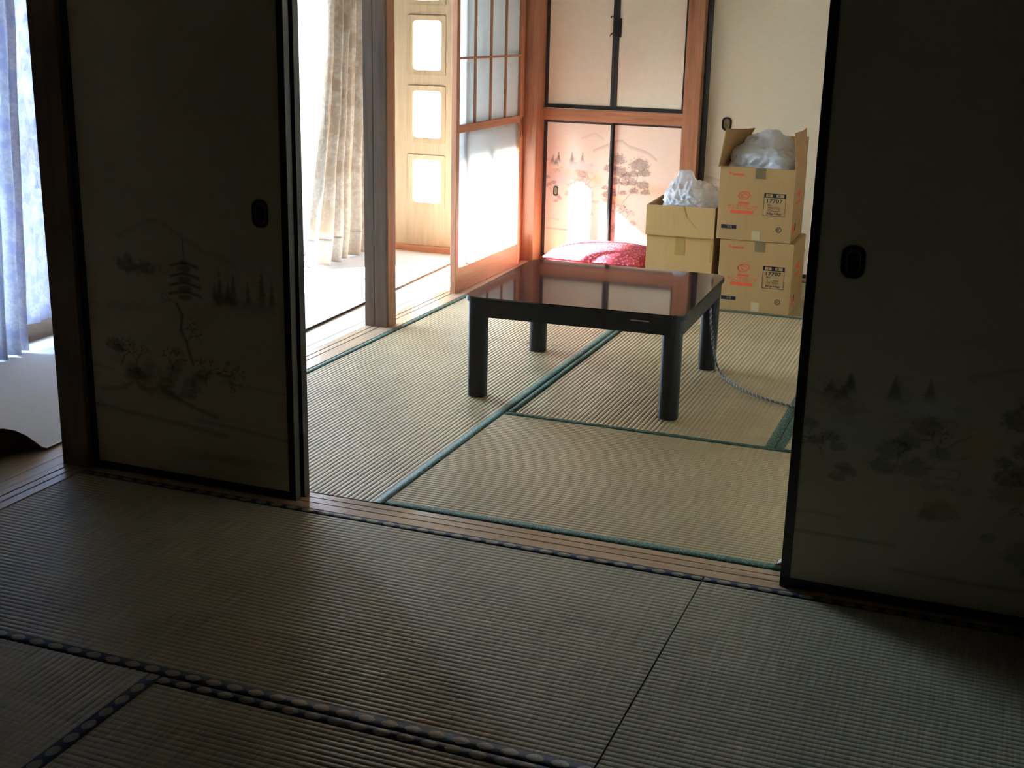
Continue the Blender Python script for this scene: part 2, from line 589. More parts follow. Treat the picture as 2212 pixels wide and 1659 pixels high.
struct('trim_12', bx(B(), -0.086, 0.0, -0.51, -0.41, -0.05, Z_K, 0.002), M['darkpost'])
struct('trim_13', bx(B(), 2.60, X_R, 0.03, 0.126, -0.05, Z_K, 0.002), M['darkpost'])

# hall floor boards
bm = B()
for x0, x1 in ((-0.140, -0.0955), (-0.40, -0.1415), (-0.80, -0.4015), (-1.13, -0.8015)):
    bx(bm, x0, x1, Y_N, Y_E, -0.05, 0.0, 0.001, 1)
struct('floor_hall', bm, M['hall_wood'])

# closed side of the near room towards the hall
bm = B()
bx(bm, -0.075, -0.035, Y_N, -0.51, 0.0, Z_K)
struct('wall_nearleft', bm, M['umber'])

# ------------------------------------------------------------------ outer windows
def window(i, y0, y1):
    r = struct_empty(f'window_{i}', (X_O - 0.05, (y0 + y1) / 2, 0.0))
    cy = (y0 + y1) / 2
    h = (y1 - y0) / 2
    bm = B()
    bx(bm, -0.08, 0.03, -h, h, -0.06, 0.075, 0.002)         # bottom rail
    bx(bm, -0.08, 0.03, -h, h, 1.80, 1.86, 0.002)
    bx(bm, -0.08, 0.03, -h, -h + 0.04, 0.075, 1.80, 0.002)
    bx(bm, -0.08, 0.03, h - 0.04, h, 0.075, 1.80, 0.002)
    obj('window_frame', bm, M['alu'], r)
    for s, dx in ((-1, -0.025), (1, 0.0)):
        a, b = (-h + 0.04, 0.02) if s < 0 else (-0.02, h - 0.04)
        bm = B()
        bx(bm, dx - 0.012, dx + 0.012, a, a + 0.035, 0.075, 1.80)
        bx(bm, dx - 0.012, dx + 0.012, b - 0.035, b, 0.075, 1.80)
        bx(bm, dx - 0.012, dx + 0.012, a + 0.035, b - 0.035, 0.075, 0.13)
        bx(bm, dx - 0.012, dx + 0.012, a + 0.035, b - 0.035, 0.77, 0.825)
        bx(bm, dx - 0.012, dx + 0.012, a + 0.035, b - 0.035, 1.755, 1.80)
        sash = obj('sash', bm, M['alu'], r)
        bm = B()
        bx(bm, dx - 0.002, dx + 0.002, a + 0.035, b - 0.035, 0.13, 0.77)
        obj('pane', bm, M['glass'], sash)
        bm = B()
        bx(bm, dx - 0.002, dx + 0.002, a + 0.035, b - 0.035, 0.825, 1.755)
        obj('pane', bm, M['glass'], sash)
window(1, 0.74, 1.70)
window(2, 1.70, 2.70)
window(3, 2.70, 3.62)
struct('wall_outerlow', bx(B(), X_O - 0.15, X_O - 0.02, Y_N, 0.74, -0.05, 1.84), M['outwall'])  # unseen stretch, made solid to cut the light into the near room

# hall end door with two columns of lites
def hall_end_door():
    r = struct_empty('door_1', (-0.46, Y_E, 0.0))
    zs = [(0.259, 0.513), (0.607, 0.877), (0.962, 1.238), (1.318, 1.590)]
    cols = [(-0.238, -0.052), (0.130, 0.262)]
    cols = [(-0.700 + 0.46, -0.510 + 0.46), (-0.353 + 0.46, -0.185 + 0.46)]
    xs = [-0.69, cols[0][0], cols[0][1], cols[1][0], cols[1][1], 0.365]
    bm = B()
    bx(bm, xs[0], xs[1], 0, 0.035, 0.035, 1.90)
    bx(bm, xs[2], xs[3], 0, 0.035, 0.035, 1.90)
    bx(bm, xs[4], xs[5], 0, 0.035, 0.035, 1.90)
    for c in cols:
        lo = 0.035
        for a, b in zs:
            bx(bm, c[0], c[1], 0, 0.035, lo, a)
            lo = b
        bx(bm, c[0], c[1], 0, 0.035, lo, 1.90)
    obj('door_leaf', bm, M['hall_door'], r)
    for c in cols:
        for a, b in zs:
            cx, cz, wv, hv = (c[0] + c[1]) / 2, (a + b) / 2, c[1] - c[0], b - a
            # moulding ring with round inner corners
            bm = B()
            out = rrect(wv + 0.03, hv + 0.03, 0.008, 5)
            inn = rrect(wv - 0.022, hv - 0.022, 0.022, 5)
            y0, y1 = -0.006, 0.012
            vo0 = [bm.verts.new((cx + p, y0, cz + q)) for p, q in out]
            vi0 = [bm.verts.new((cx + p, y0 + 0.003, cz + q)) for p, q in inn]
            vo1 = [bm.verts.new((cx + p, y1, cz + q)) for p, q in out]
            vi1 = [bm.verts.new((cx + p, y1, cz + q)) for p, q in inn]
            n = len(out)
            for i in range(n):
                j = (i + 1) % n
                bm.faces.new((vo0[i], vo0[j], vi0[j], vi0[i]))
                bm.faces.new((vi0[i], vi0[j], vi1[j], vi1[i]))
                bm.faces.new((vo1[i], vo1[j], vo0[j], vo0[i]))
            bmesh.ops.recalc_face_normals(bm, faces=bm.faces)
            fr = obj('lite_moulding', bm, M['hall_door'], r)
            obj('pane', bx(B(), cx - wv / 2, cx + wv / 2, 0.014, 0.020, cz - hv / 2, cz + hv / 2), M['frost_bright'], fr)
    obj('bottom_rail', bx(B(), -0.69, 0.365, -0.012, 0.035, 0.0, 0.034, 0.002), M['wood_x'], r)
hall_end_door()

# ------------------------------------------------------------------ outside
struct('ground_yard', bx(B(), -14, -1.3, -12, 14, -0.5, -0.40), M['ground'])
struct('wall_house_wing', bx(B(), -6.0, -5.8, -9.0, 2.2, -0.4, 2.6), M['outwall'])
struct('roof_eave', bx(B(), -2.08, -1.15, Y_N, 5.6, 2.16, 2.24), M['eave'])
# an added block outside that keeps the sun off the near stretch of hall
struct('wall_sunblock', bx(B(), -3.5, -3.05, -1.5, 0.05, -0.4, 3.4), M['outwall'])

# ------------------------------------------------------------------ tatami mats
def tatami(label, cx, cy, along, length, width, face, border, bw=0.029, group=None):
    """ribbed mat, local x = long side; borders on both long sides"""
    r = thing('tatami_mat', label, 'floor mat', (cx, cy, -0.055), 0 if along == 'X' else PI / 2, group)
    T = 0.055
    L2, W2 = length / 2 - 0.0017, width / 2 - 0.0008
    gd = 0.0019 if border == 'green' else 0.0015
    n = max(8, int(round((2 * W2 - 2 * bw + 0.004) / 0.0152)))
    wy = (2 * W2 - 2 * bw + 0.004)
    prof = []
    seg = [(0.0, -gd), (0.12, -0.0005), (0.35, 0.0), (0.65, 0.0), (0.88, -0.0005)]
    for i in range(n):
        for a, h in seg:
            prof.append((-wy / 2 + (i + a) / n * wy, T + h))
    prof.append((wy / 2, T - gd))
    xs = np.linspace(-L2, L2, 40)
    bm = B()
    rows = []
    for x in xs:
        row = []
        for j, (y, z) in enumerate(prof):
            wob = 0.0008 * mnoise.noise(Vector((x * 1.7 + cx * 3, y * 1.3, cy * 5)))
            row.append(bm.verts.new((x, y, z + wob)))
        rows.append(row)
    for a, b in zip(rows[:-1], rows[1:]):
        for j in range(len(prof) - 1):
            bm.faces.new((a[j], b[j], b[j + 1], a[j + 1]))
    # edges and underside
    def skirt(row, flip):
        low = [bm.verts.new((v.co.x, v.co.y, 0.0)) for v in row]
        top = [bm.verts.new(v.co) for v in row]
        for j in range(len(row) - 1):
            q = (top[j], top[j + 1], low[j + 1], low[j])
            bm.faces.new(q if not flip else q[::-1])
    skirt(rows[0], False); skirt(rows[-1], True)
    bx(bm, -L2 + 0.0005, L2 - 0.0005, -W2 + 0.001, W2 - 0.001, 0.0, T - 0.006)
    o = obj('woven_face', bm, M[face], r, True)
    for s in (-1, 1):
        bm = B()
        y_in, y_out = s * (W2 - bw), s * W2
        uvl = bm.loops.layers.uv.new('UVMap')
        pr = [(y_in, T - 0.0022, 0.0), (y_in, T + 0.0006, 0.0), (y_out - s * 0.0025, T + 0.0006, 0.93), (y_out, T - 0.0018, 1.0), (y_out, 0.0, 1.0)]
        xs2 = np.linspace(-L2, L2, 24)
        g = [[bm.verts.new((x, y, z + 0.0004 * mnoise.noise(Vector((x * 9, y, 0))))) for y, z, v in pr] for x in xs2]
        for i in range(len(g) - 1):
            for j in range(len(pr) - 1):
                q = [(g[i][j], xs2[i], pr[j][2]), (g[i + 1][j], xs2[i + 1], pr[j][2]), (g[i + 1][j + 1], xs2[i + 1], pr[j + 1][2]), (g[i][j + 1], xs2[i], pr[j + 1][2])]
                if s > 0:
                    q = q
                else:
                    q = q[::-1]
                f = bm.faces.new([a[0] for a in q])
                for lp, a in zip(f.loops, q):
                    lp[uvl].uv = (a[1], a[2])
        bmesh.ops.recalc_face_normals(bm, faces=bm.faces)
        obj('cloth_border', bm, M[border], r, True)
    return r

YN1 = -0.862
def mat_rect(label, x0, x1, y0, y1, along, face, border, **k):
    L, W = (x1 - x0, y1 - y0) if along == 'X' else (y1 - y0, x1 - x0)
    return tatami(label, (x0 + x1) / 2, (y0 + y1) / 2, along, L, W, face, border, **k)
mat_rect('long indigo-bordered tatami mat along the threshold, left of the bare seam', 0.0, 1.762, YN1, 0.018, 'X', 'tatami_near', 'navy')
mat_rect('tatami mat at the foot of the dark right-hand screen, right of the bare seam', 1.762, 2.66, YN1, 0.018, 'X', 'tatami_near', 'navy')
mat_rect('shaded tatami mat in the bottom left corner, its ribs running away', 0.0, 0.893, YN1 - 1.76, YN1, 'Y', 'tatami_near', 'navy')
mat_rect('tatami mat in front of the double row of indigo borders, at the bottom', 0.893, 2.653, YN1 - 0.88, YN1, 'X', 'tatami_near', 'navy')
mat_rect('tatami mat under the viewer, farthest from the threshold', 0.893, 2.653, YN1 - 1.76, YN1 - 0.88, 'X', 'tatami_near', 'navy')
YT, Y1, Y2, Y3 = 0.124, 1.027, 1.930, 2.845
XF, XG, XA = 0.873, 1.752, 0.029
mat_rect('sunny tatami mat with green borders beside the hall sill, between threshold and middle post', XA, XF, YT, Y2, 'Y', 'tatami_far', 'green')
mat_rect('tatami mat behind the low table, running up to the red cushions', XA, XF, Y2, 3.715, 'Y', 'tatami_far', 'green')
mat_rect('tatami mat just beyond the threshold, lying crosswise in front of the low table', XF, X_R, YT, Y1, 'X', 'tatami_far', 'green')
mat_rect('tatami mat under the right legs of the low table, with ribs running towards the boxes', XF, XG, Y1, Y3, 'Y', 'tatami_far', 'green')
mat_rect('sliver of tatami mat beyond the power cord, at the edge of the dark screen', XG, X_R, Y1, Y3, 'Y', 'tatami_far', 'green')
mat_rect('tatami mat the cardboard boxes stand on, along the closet wall', XF, X_R, Y3, 3.715, 'X', 'tatami_far', 'green')

# ------------------------------------------------------------------ ink paintings
PAPER = np.array(srgb(214, 204, 180))
PAPER_W = np.array(srgb(236, 230, 214))
INK = np.array(srgb(70, 66, 66))
class Canvas:
    def __init__(self, w, h, res, base):
        self.w, self.h, self.res = w, h, res
        self.nx, self.nz = int(w / res) + 1, int(h / res) + 1
        self.X, self.Z = np.meshgrid(np.linspace(0, w, self.nx), np.linspace(0, h, self.nz))
        self.c = np.ones((self.nz, self.nx, 3)) * base
        self.ink = np.zeros((self.nz, self.nx))
        self.nf = {}
    def noise(self, sx, sz, seed=0):
        key = (sx, sz, seed)
        if key not in self.nf:
            r = np.random.default_rng(seed + 11)
            gx, gz = int(self.w / sx) + 3, int(self.h / sz) + 3
            g = r.random((gz, gx))
            u, v = self.X / sx, self.Z / sz
            i, j = u.astype(int), v.astype(int)
            a, b = u - i, v - j
            a, b = a * a * (3 - 2 * a), b * b * (3 - 2 * b)
            self.nf[key] = (g[j, i] * (1 - a) + g[j, i + 1] * a) * (1 - b) + (g[j + 1, i] * (1 - a) + g[j + 1, i + 1] * a) * b
        return self.nf[key]
    def add(self, a):
        self.ink = 1 - (1 - self.ink) * (1 - np.clip(a, 0, 1))
    def blob(self, x, z, rx, rz, k, soft=0.5, rough=0.0, seed=0):
        d = np.sqrt(((self.X - x) / rx) ** 2 + ((self.Z - z) / rz) ** 2)
        if rough:
            d = d + rough * (self.noise(0.012, 0.010, seed) - 0.5) * 2
        self.add(k * np.clip((1 - d) / soft, 0, 1))
    def tint(self, x, z, rx, rz, col, k):
        d = np.exp(-(((self.X - x) / rx) ** 2 + ((self.Z - z) / rz) ** 2))[..., None] * k
        self.c = self.c * (1 - d) + np.array(col) * d
    def line(self, pts, wd, k, soft=0.6):
        best = np.full_like(self.X, 1e9)
        for (x0, z0), (x1, z1) in zip(pts[:-1], pts[1:]):
            dx, dz = x1 - x0, z1 - z0
            L = dx * dx + dz * dz + 1e-12
            t = np.clip(((self.X - x0) * dx + (self.Z - z0) * dz) / L, 0, 1)
            best = np.minimum(best, np.hypot(self.X - x0 - t * dx, self.Z - z0 - t * dz))
        self.add(k * np.clip((wd - best) / (wd * soft), 0, 1))
    def ridge(self, pts, k, depth=0.05):
        """a mountain: crisp top line fading downwards"""
        p = np.array(sorted(pts))
        top = np.interp(self.X, p[:, 0], p[:, 1], left=-1, right=-1)
        d = top - self.Z
        self.add(k * np.clip(d / 0.006, 0, 1) * np.clip(1 - d / depth, 0, 1))
    def pine_pad(self, x, z, r, k, seed=0):
        """umbrella shaped pine pad: flat below, domed above"""
        dz = (self.Z - z) / (r * 0.80)
        dx = (self.X - x) / r
        d = np.sqrt(dx ** 2 + np.where(dz > -0.3 * dx ** 2, dz, dz * 1.9) ** 2)
        d = d + 0.22 * (self.noise(0.006, 0.006, seed) - 0.5) * 2
        self.add(k * np.clip((1 - d) / 0.25, 0, 1) * (0.6 + 0.6 * self.noise(0.005, 0.004, seed + 3)))
    def fir(self, x, z0, z1, wd, k, seed=0):
        t = np.clip((self.Z - z0) / (z1 - z0), 0, 1)
        half = wd * (1 - t) * (0.55 + 0.45 * np.abs(np.sin(t * 26)))
        d = np.abs(self.X - x) + 0.004 * (self.noise(0.006, 0.006, seed) - 0.5)
        self.add(k * np.clip((half - d) / 0.004 + 0.5, 0, 1) * (self.Z > z0) * (self.Z < z1) * np.clip((self.Z - z0) / ((z1 - z0) * 0.4), 0.2, 1))
    def twig(self, x, z, ang, L, wd, k, depth=4, rnd=None):
        x1, z1 = x + L * math.cos(ang), z + L * math.sin(ang)
        self.line([(x, z), (x1, z1)], wd, k)
        if depth > 0:
            for s in (-1, 1):
                self.twig(x1, z1, ang + s * rnd.uniform(0.25, 0.75), L * rnd.uniform(0.6, 0.85), max(wd * 0.75, 0.0016), k, depth - 1, rnd)
    def color(self):
        i = np.clip(self.ink, 0, 1)[..., None]
        return self.c * (1 - i) + INK * i

def paper_sheet(name, cv, x0, z0, y, cols, parent, flip=False):
    """the painted sheet: cols = slice of the canvas's columns"""
    a, b = cols
    nx, nz = b - a, cv.nz
    me = bpy.data.meshes.new(name)
    X = x0 + (np.arange(nx)) * (cv.w / (cv.nx - 1))
    Z = z0 + np.arange(nz) * (cv.h / (cv.nz - 1))
    gx, gz = np.meshgrid(X, Z)
    co = np.stack([gx, np.full_like(gx, y), gz], -1).reshape(-1, 3)
    idx = np.arange(nx * nz).reshape(nz, nx)
    q = np.stack([idx[:-1, :-1], idx[:-1, 1:], idx[1:, 1:], idx[1:, :-1]], -1).reshape(-1, 4)
    me.vertices.add(len(co)); me.vertices.foreach_set('co', co.ravel())
    me.loops.add(q.size); me.loops.foreach_set('vertex_index', q.ravel().astype(np.int32))
    me.polygons.add(len(q)); me.polygons.foreach_set('loop_start', (np.arange(len(q)) * 4).astype(np.int32))
    me.update(calc_edges=True)
    at = me.color_attributes.new('ink', 'FLOAT_COLOR', 'POINT')
    c = cv.color()[:, a:b].reshape(-1, 3)
    at.data.foreach_set('color', np.concatenate([c, np.ones((len(c), 1))], 1).ravel().astype(np.float32))
    me.materials.append(M['paper'])
    o = bpy.data.objects.new(name, me)
    COL.objects.link(o)
    o.parent = parent
    return o

def pagoda_canvas():
    cv = Canvas(0.66, 1.75, 0.0035, PAPER * 0.97)
    K = 0.75
    cv.ridge([(0.13, 0.672), (0.19, 0.705), (0.245, 0.728), (0.275, 0.724), (0.33, 0.69), (0.37, 0.675), (0.405, 0.652), (0.44, 0.652), (0.50, 0.62)], 0.38 * K, 0.022)
    # pagoda
    px = 0.338
    cv.line([(px, 0.672), (px + 0.001, 0.618)], 0.0026, 0.9 * K)
    for k, zz in enumerate((0.606, 0.578, 0.553, 0.530)):
        wd = 0.040 + 0.003 * k
        cv.line([(px - wd, zz - 0.004), (px - wd * 0.6, zz + 0.001), (px, zz + 0.006), (px + wd * 0.6, zz + 0.001), (px + wd, zz - 0.004)], 0.0055, 0.9 * K)
        cv.blob(px, zz - 0.010, 0.026, 0.010, 0.75 * K, 0.3)
    cv.blob(px, 0.612, 0.020, 0.010, 0.8 * K, 0.5)
    # wooded hill, left, and firs, right
    cv.blob(0.20, 0.588, 0.085, 0.022, 0.75 * K, 0.6, 0.4, 1)
    cv.blob(0.15, 0.600, 0.03, 0.02, 0.6 * K, 0.5, 0.5, 2)
    for x, z1, wd in ((0.445, 0.612, 0.014), (0.487, 0.605, 0.016), (0.470, 0.575, 0.02), (0.53, 0.58, 0.014), (0.571, 0.622, 0.018), (0.60, 0.59, 0.014), (0.430, 0.57, 0.018)):
        cv.fir(x, 0.50, z1, wd, 0.75 * K, int(x * 1000))
    cv.blob(0.46, 0.525, 0.05, 0.025, 0.7 * K, 0.8, 0.5, 4)
    cv.blob(0.55, 0.51, 0.10, 0.03, 0.35 * K, 0.9, 0.4, 5)
    cv.blob(0.36, 0.475, 0.12, 0.04, 0.25 * K, 0.9, 0.3, 6)
    cv.blob(0.15, 0.475, 0.14, 0.02, 0.28 * K, 0.9, 0.3, 6)
    # leaning pine
    rnd = random.Random(3)
    cv.line([(0.31, 0.500), (0.325, 0.47), (0.318, 0.43), (0.335, 0.40), (0.343, 0.365), (0.352, 0.34)], 0.006, 0.8 * K)
    for x, z, a in ((0.31, 0.50, 2.7), (0.318, 0.43, 0.3), (0.335, 0.40, 0.8)):
        cv.twig(x, z, a, 0.022, 0.003, 0.6 * K, 3, rnd)
    for i in range(26):
        x, z = rnd.uniform(0.10, 0.40), rnd.uniform(0.25, 0.37)
        cv.pine_pad(x, z, rnd.uniform(0.018, 0.036), rnd.uniform(0.25, 0.65) * K, i)
    for x, z, a in ((0.12, 0.31, 1.2), (0.17, 0.30, 1.6), (0.39, 0.285, 1.5), (0.40, 0.32, 0.1), (0.43, 0.325, -0.2), (0.28, 0.30, 1.3)):
        cv.twig(x, z, a, 0.028, 0.0032, 0.75 * K, 4, rnd)
    # rocks
    cv.line([(0.05, 0.235), (0.12, 0.245), (0.16, 0.27), (0.20, 0.25), (0.25, 0.262), (0.30, 0.235), (0.36, 0.215), (0.42, 0.20)], 0.010, 0.6 * K, 0.9)
    cv.blob(0.26, 0.245, 0.09, 0.016, 0.5 * K, 0.8, 0.5, 8)
    # water bands
    cv.line([(0.02, 0.305), (0.09, 0.295)], 0.006, 0.4 * K, 1)
    cv.line([(0.44, 0.30), (0.66, 0.29)], 0.006, 0.35 * K, 1)
    cv.line([(0.02, 0.190), (0.12, 0.180), (0.30, 0.165), (0.45, 0.150)], 0.011, 0.6 * K, 1)
    cv.line([(0.36, 0.185), (0.50, 0.175), (0.66, 0.160)], 0.008, 0.5 * K, 1)
    cv.blob(0.45, 0.085, 0.24, 0.022, 0.45 * K, 1.0)
    return cv

def pine_canvas(W, H, x_off, x_scale, z_off, z_scale, K=0.85, res=0.0026, base=None):
    """pines, firs and low hills; u, v are positions on the drawing"""
    cv = Canvas(W, H, res, PAPER_W if base is None else base)
    def P(u, v):
        return (x_off + (u - 100) / 1555 * 0.742 * x_scale, z_off + (0.705 - (v - 90 - (u - 100) * 0.045) / 1490 * 0.70) * z_scale)
    S = 0.742 / 1555 * x_scale
    def pad(u, v, r, k, s):
        x, z = P(u, v); cv.pine_pad(x, z, r * S * 1.3, k * K, s)
    cv.ridge([P(560, 240), P(650, 205), P(720, 180), P(780, 215), P(830, 250)], 0.22 * K, 0.02)
    cv.ridge([P(700, 370), P(790, 335), P(880, 300), P(960, 262), P(1020, 262), P(1100, 320), P(1200, 352), P(1290, 378), P(1360, 420), P(1420, 470)], 0.42 * K, 0.024)
    x, z = P(420, 640); cv.tint(x, z, 0.13, 0.03, srgb(226, 190, 120), 0.3)
    x, z = P(980, 940); cv.tint(x, z, 0.05, 0.03, srgb(236, 190, 110), 0.5)
    x, z = P(640, 1040); cv.tint(x, z, 0.04, 0.03, srgb(236, 190, 110), 0.4)
    x, z = P(760, 720); cv.tint(x, z, 0.03, 0.03, srgb(236, 190, 110), 0.4)
    x, z = P(1500, 830); cv.tint(x, z, 0.2, 0.03, srgb(226, 186, 130), 0.5)
    x, z = P(330, 700); cv.tint(x, z, 0.10, 0.04, srgb(196, 204, 206), 0.6)
    x, z = P(580, 560); cv.tint(x, z, 0.08, 0.02, srgb(206, 214, 220), 0.7)
    for u, v0, v1, wd in ((308, 530, 395, 24), (465, 540, 395, 24), (585, 530, 405, 24), (240, 540, 440, 26), (280, 560, 470, 30)):
        x, z0 = P(u, v0); _, z1 = P(u, v1)
        cv.fir(x, z0, z1, wd * S * 1.5, (0.85 if u == 308 else 0.65) * K, u)
    for u, v, a, b, k in ((240, 500, 90, 70, 0.30), (300, 600, 70, 50, 0.35), (470, 510, 60, 60, 0.25), (600, 620, 140, 30, 0.35), (560, 700, 110, 40, 0.2), (690, 545, 40, 20, 0.2), (640, 950, 80, 22, 0.4), (740, 960, 50, 25, 0.4), (540, 830, 60, 30, 0.25), (470, 900, 50, 30, 0.2)):
        x, z = P(u, v); cv.blob(x, z, a * S, b * S, k * K, 0.9, 0.6, u)
    pads = [(980, 500, 82), (905, 590, 60), (1010, 630, 80), (1085, 680, 55), (955, 735, 60), (1070, 750, 52), (1225, 555, 95), (1290, 640, 60), (1165, 650, 50), (1155, 745, 55), (1285, 775, 62), (1180, 840, 50), (1310, 850, 45), (1050, 860, 40), (930, 840, 40), (880, 880, 45), (950, 880, 35), (860, 800, 30), (480, 790, 50), (450, 880, 45), (560, 880, 50), (530, 740, 40), (640, 790, 35), (590, 660, 50)]
    for i, (u, v, r) in enumerate(pads):
        pad(u, v, r, 0.66 if u > 800 else 0.48, i)
    def ln(pts, wd, k):
        cv.line([P(*p) for p in pts], wd, k * K)
    ln([(1005, 660), (1010, 760), (1000, 870)], 0.0028, 0.6)
    ln([(950, 530), (965, 600)], 0.0022, 0.5)
    ln([(1225, 600), (1210, 690), (1190, 800), (1120, 880), (1050, 975)], 0.0028, 0.55)
    ln([(600, 860), (720, 855), (715, 905), (640, 900)], 0.0022, 0.35)
    ln([(620, 830), (680, 810), (750, 780)], 0.003, 0.3)
    ln([(655, 760), (690, 715), (740, 675)], 0.004, 0.35)
    rnd = random.Random(5)
    for u, v, a in ((235, 860, 1.9), (970, 1115, 1.9), (1010, 1110, 0.9), (1100, 1160, 1.2), (1090, 1140, 2.2), (640, 800, 1.8), (500, 860, 1.5)):
        x, z = P(u, v); cv.twig(x, z, a, 0.022, 0.0022, 0.55 * K, 4, rnd)
    for i, (u, v) in enumerate(((180, 690), (205, 775), (262, 748), (285, 800), (310, 900), (330, 930), (290, 960))):
        pad(u, v, 26, 0.55, i + 30)
    for u, v, r in ((975, 1275, 70), (1030, 1245, 45), (660, 1095, 55), (620, 1115, 30), (1130, 1250, 30), (1110, 1300, 40), (1000, 1350, 30), (840, 1195, 25), (1160, 1340, 40), (900, 960, 60), (1180, 1200, 40)):
        pad(u, v, r, 0.42, int(r + u))
    for u, v in ((860, 1080), (900, 1040), (1060, 1200), (1150, 1230)):
        ln([(u, v), (u + 60, v - 30), (u + 110, v - 20)], 0.002, 0.25)
    ln([(60, 1155), (220, 1160), (330, 1170)], 0.004, 0.28)
    ln([(50, 1262), (250, 1275), (520, 1290)], 0.006, 0.40)
    ln([(520, 1415), (800, 1440), (1240, 1455), (1600, 1470)], 0.007, 0.35)
    return cv

# ------------------------------------------------------------------ sliding screens
def finger_pull(parent, x, z, y, w, h, inner=True):
    """oval metal pull let into the paper"""
    bm = B()
    out, mid, inn = rrect(w, h, w * 0.42, 6), rrect(w * 0.72, h * 0.78, w * 0.32, 6), rrect(w * 0.55, h * 0.66, w * 0.26, 6)
    ys = (y, y - 0.004, y - 0.004, y + 0.001)
    rings = [[bm.verts.new((x + p, yy, z + q)) for p, q in ring] for ring, yy in zip((out, [(a * 0.95, b * 0.95) for a, b in out], mid, inn), ys)]
    n = len(out)
    for a, b in zip(rings[:-1], rings[1:]):
        for i in range(n):
            bm.faces.new((a[i], a[(i + 1) % n], b[(i + 1) % n], b[i]))
    bmesh.ops.recalc_face_normals(bm, faces=bm.faces)
    p = obj('finger_pull', bm, M['pull'], parent)
    bm = B()
    bm.faces.new([bm.verts.new((x + a, y - 0.0002, z + b)) for a, b in inn])
    bmesh.ops.recalc_face_normals(bm, faces=bm.faces)
    obj('recess', bm, M['pull_in'] if inner else M['pull'], p, solidify=0.0006)

def screen(label, x0, x1, yf, th, z0, z1, stile, rail, cv, cols, frame, pull=None, name='sliding_screen', cat='sliding screen', parts=None):
    """a papered screen: local origin at its bottom-left front corner"""
    W, H = x1 - x0, z1 - z0
    r = thing(name, label, cat, (x0, yf, z0))
    bm = B()
    bx(bm, 0, stile[0], 0, th, 0, H, 0.0018)
    obj('stile', bm, frame, r)
    obj('stile', bx(B(), W - stile[1], W, 0, th, 0, H, 0.0018), frame, r)
    obj('rail', bx(B(), stile[0], W - stile[1], 0.001, th - 0.001, 0, rail, 0.001), frame, r)
    obj('rail', bx(B(), stile[0], W - stile[1], 0.001, th - 0.001, H - rail, H, 0.001), frame, r)
    obj('backing_panel', bx(B(), stile[0], W - stile[1], 0.0045, th - 0.002, rail, H - rail), M['plainpaper'], r)
    if cv is not None:
        paper_sheet('painted_paper', cv, cols[2], 0.0, 0.0042, cols[:2], r)
    if pull:
        finger_pull(r, pull[0] - x0, pull[1] - z0, 0.0042, pull[2], pull[3], pull[4] if len(pull) > 4 else True)
    return r

cvp = pagoda_canvas()
i0, i1 = int(0.012 / cvp.w * cvp.nx), int(0.648 / cvp.w * cvp.nx)
screen('paper screen with ink pagoda painting and dark oval pull, left of the opening',
       -0.004, 0.655, 0.048, 0.027, -0.001, Z_K, (0.024, 0.020), 0.022, cvp, (i0, i1, 0.012), M['lacquer'], (0.572, 0.757, 0.046, 0.072, False))
screen('black-edged sliding screen tucked behind the pagoda screen, only its outer edge showing',
       0.0, 0.662, 0.0815, 0.027, -0.001, Z_K, (0.024, 0.020), 0.022, None, None, M['lacquer'])
cvr = pine_canvas(0.66, 1.75, -0.01, 1.25, 0.0, 0.93, 0.8, 0.0035, PAPER * 0.97)
screen('near-black papered sliding screen in deep shade, right of the opening, with oval pull',
       1.932, 2.598, 0.040, 0.027, -0.001, Z_K, (0.022, 0.022), 0.022, cvr, (4, int(0.65 / 0.66 * cvr.nx), 0.014), M['lacquer'], (2.027, 0.762, 0.050, 0.072, False))
screen('sliding screen stacked behind the shaded right-hand screen',
       1.936, 2.60, 0.0815, 0.027, -0.001, Z_K, (0.022, 0.022), 0.022, None, None, M['lacquer'])

# lower closet: one landscape across two screens
cvl = pine_canvas(0.770, 0.728, 0.0, 1.0, 0.0, 1.0)
def col(x):
    return int(round(x / cvl.w * (cvl.nx - 1)))
ZL0, ZL1 = 0.010, 0.737
xa, xm, xb = 0.014, 0.392, 0.767
a, b = col(xa + 0.012), col(xm - 0.008)
screen('low closet screen painted with firs and a misty lake, ring pull, beside the corner post',
       xa, xm, Y_B, 0.018, ZL0, ZL1, (0.018, 0.012), 0.012, cvl, (a, b, a * cvl.w / (cvl.nx - 1) - xa), M['lacquer_far'], (0.088, 0.364, 0.027, 0.052))
a, b = col(xm + 0.006), col(xb - 0.008)
screen('low closet screen with a pair of umbrella pines painting, behind the smaller boxes',
       xm - 0.006, xb, Y_B + 0.020, 0.018, ZL0, ZL1, (0.012, 0.016), 0.012, cvl, (a, b, a * cvl.w / (cvl.nx - 1) - (xm - 0.006)), M['lacquer_far'])

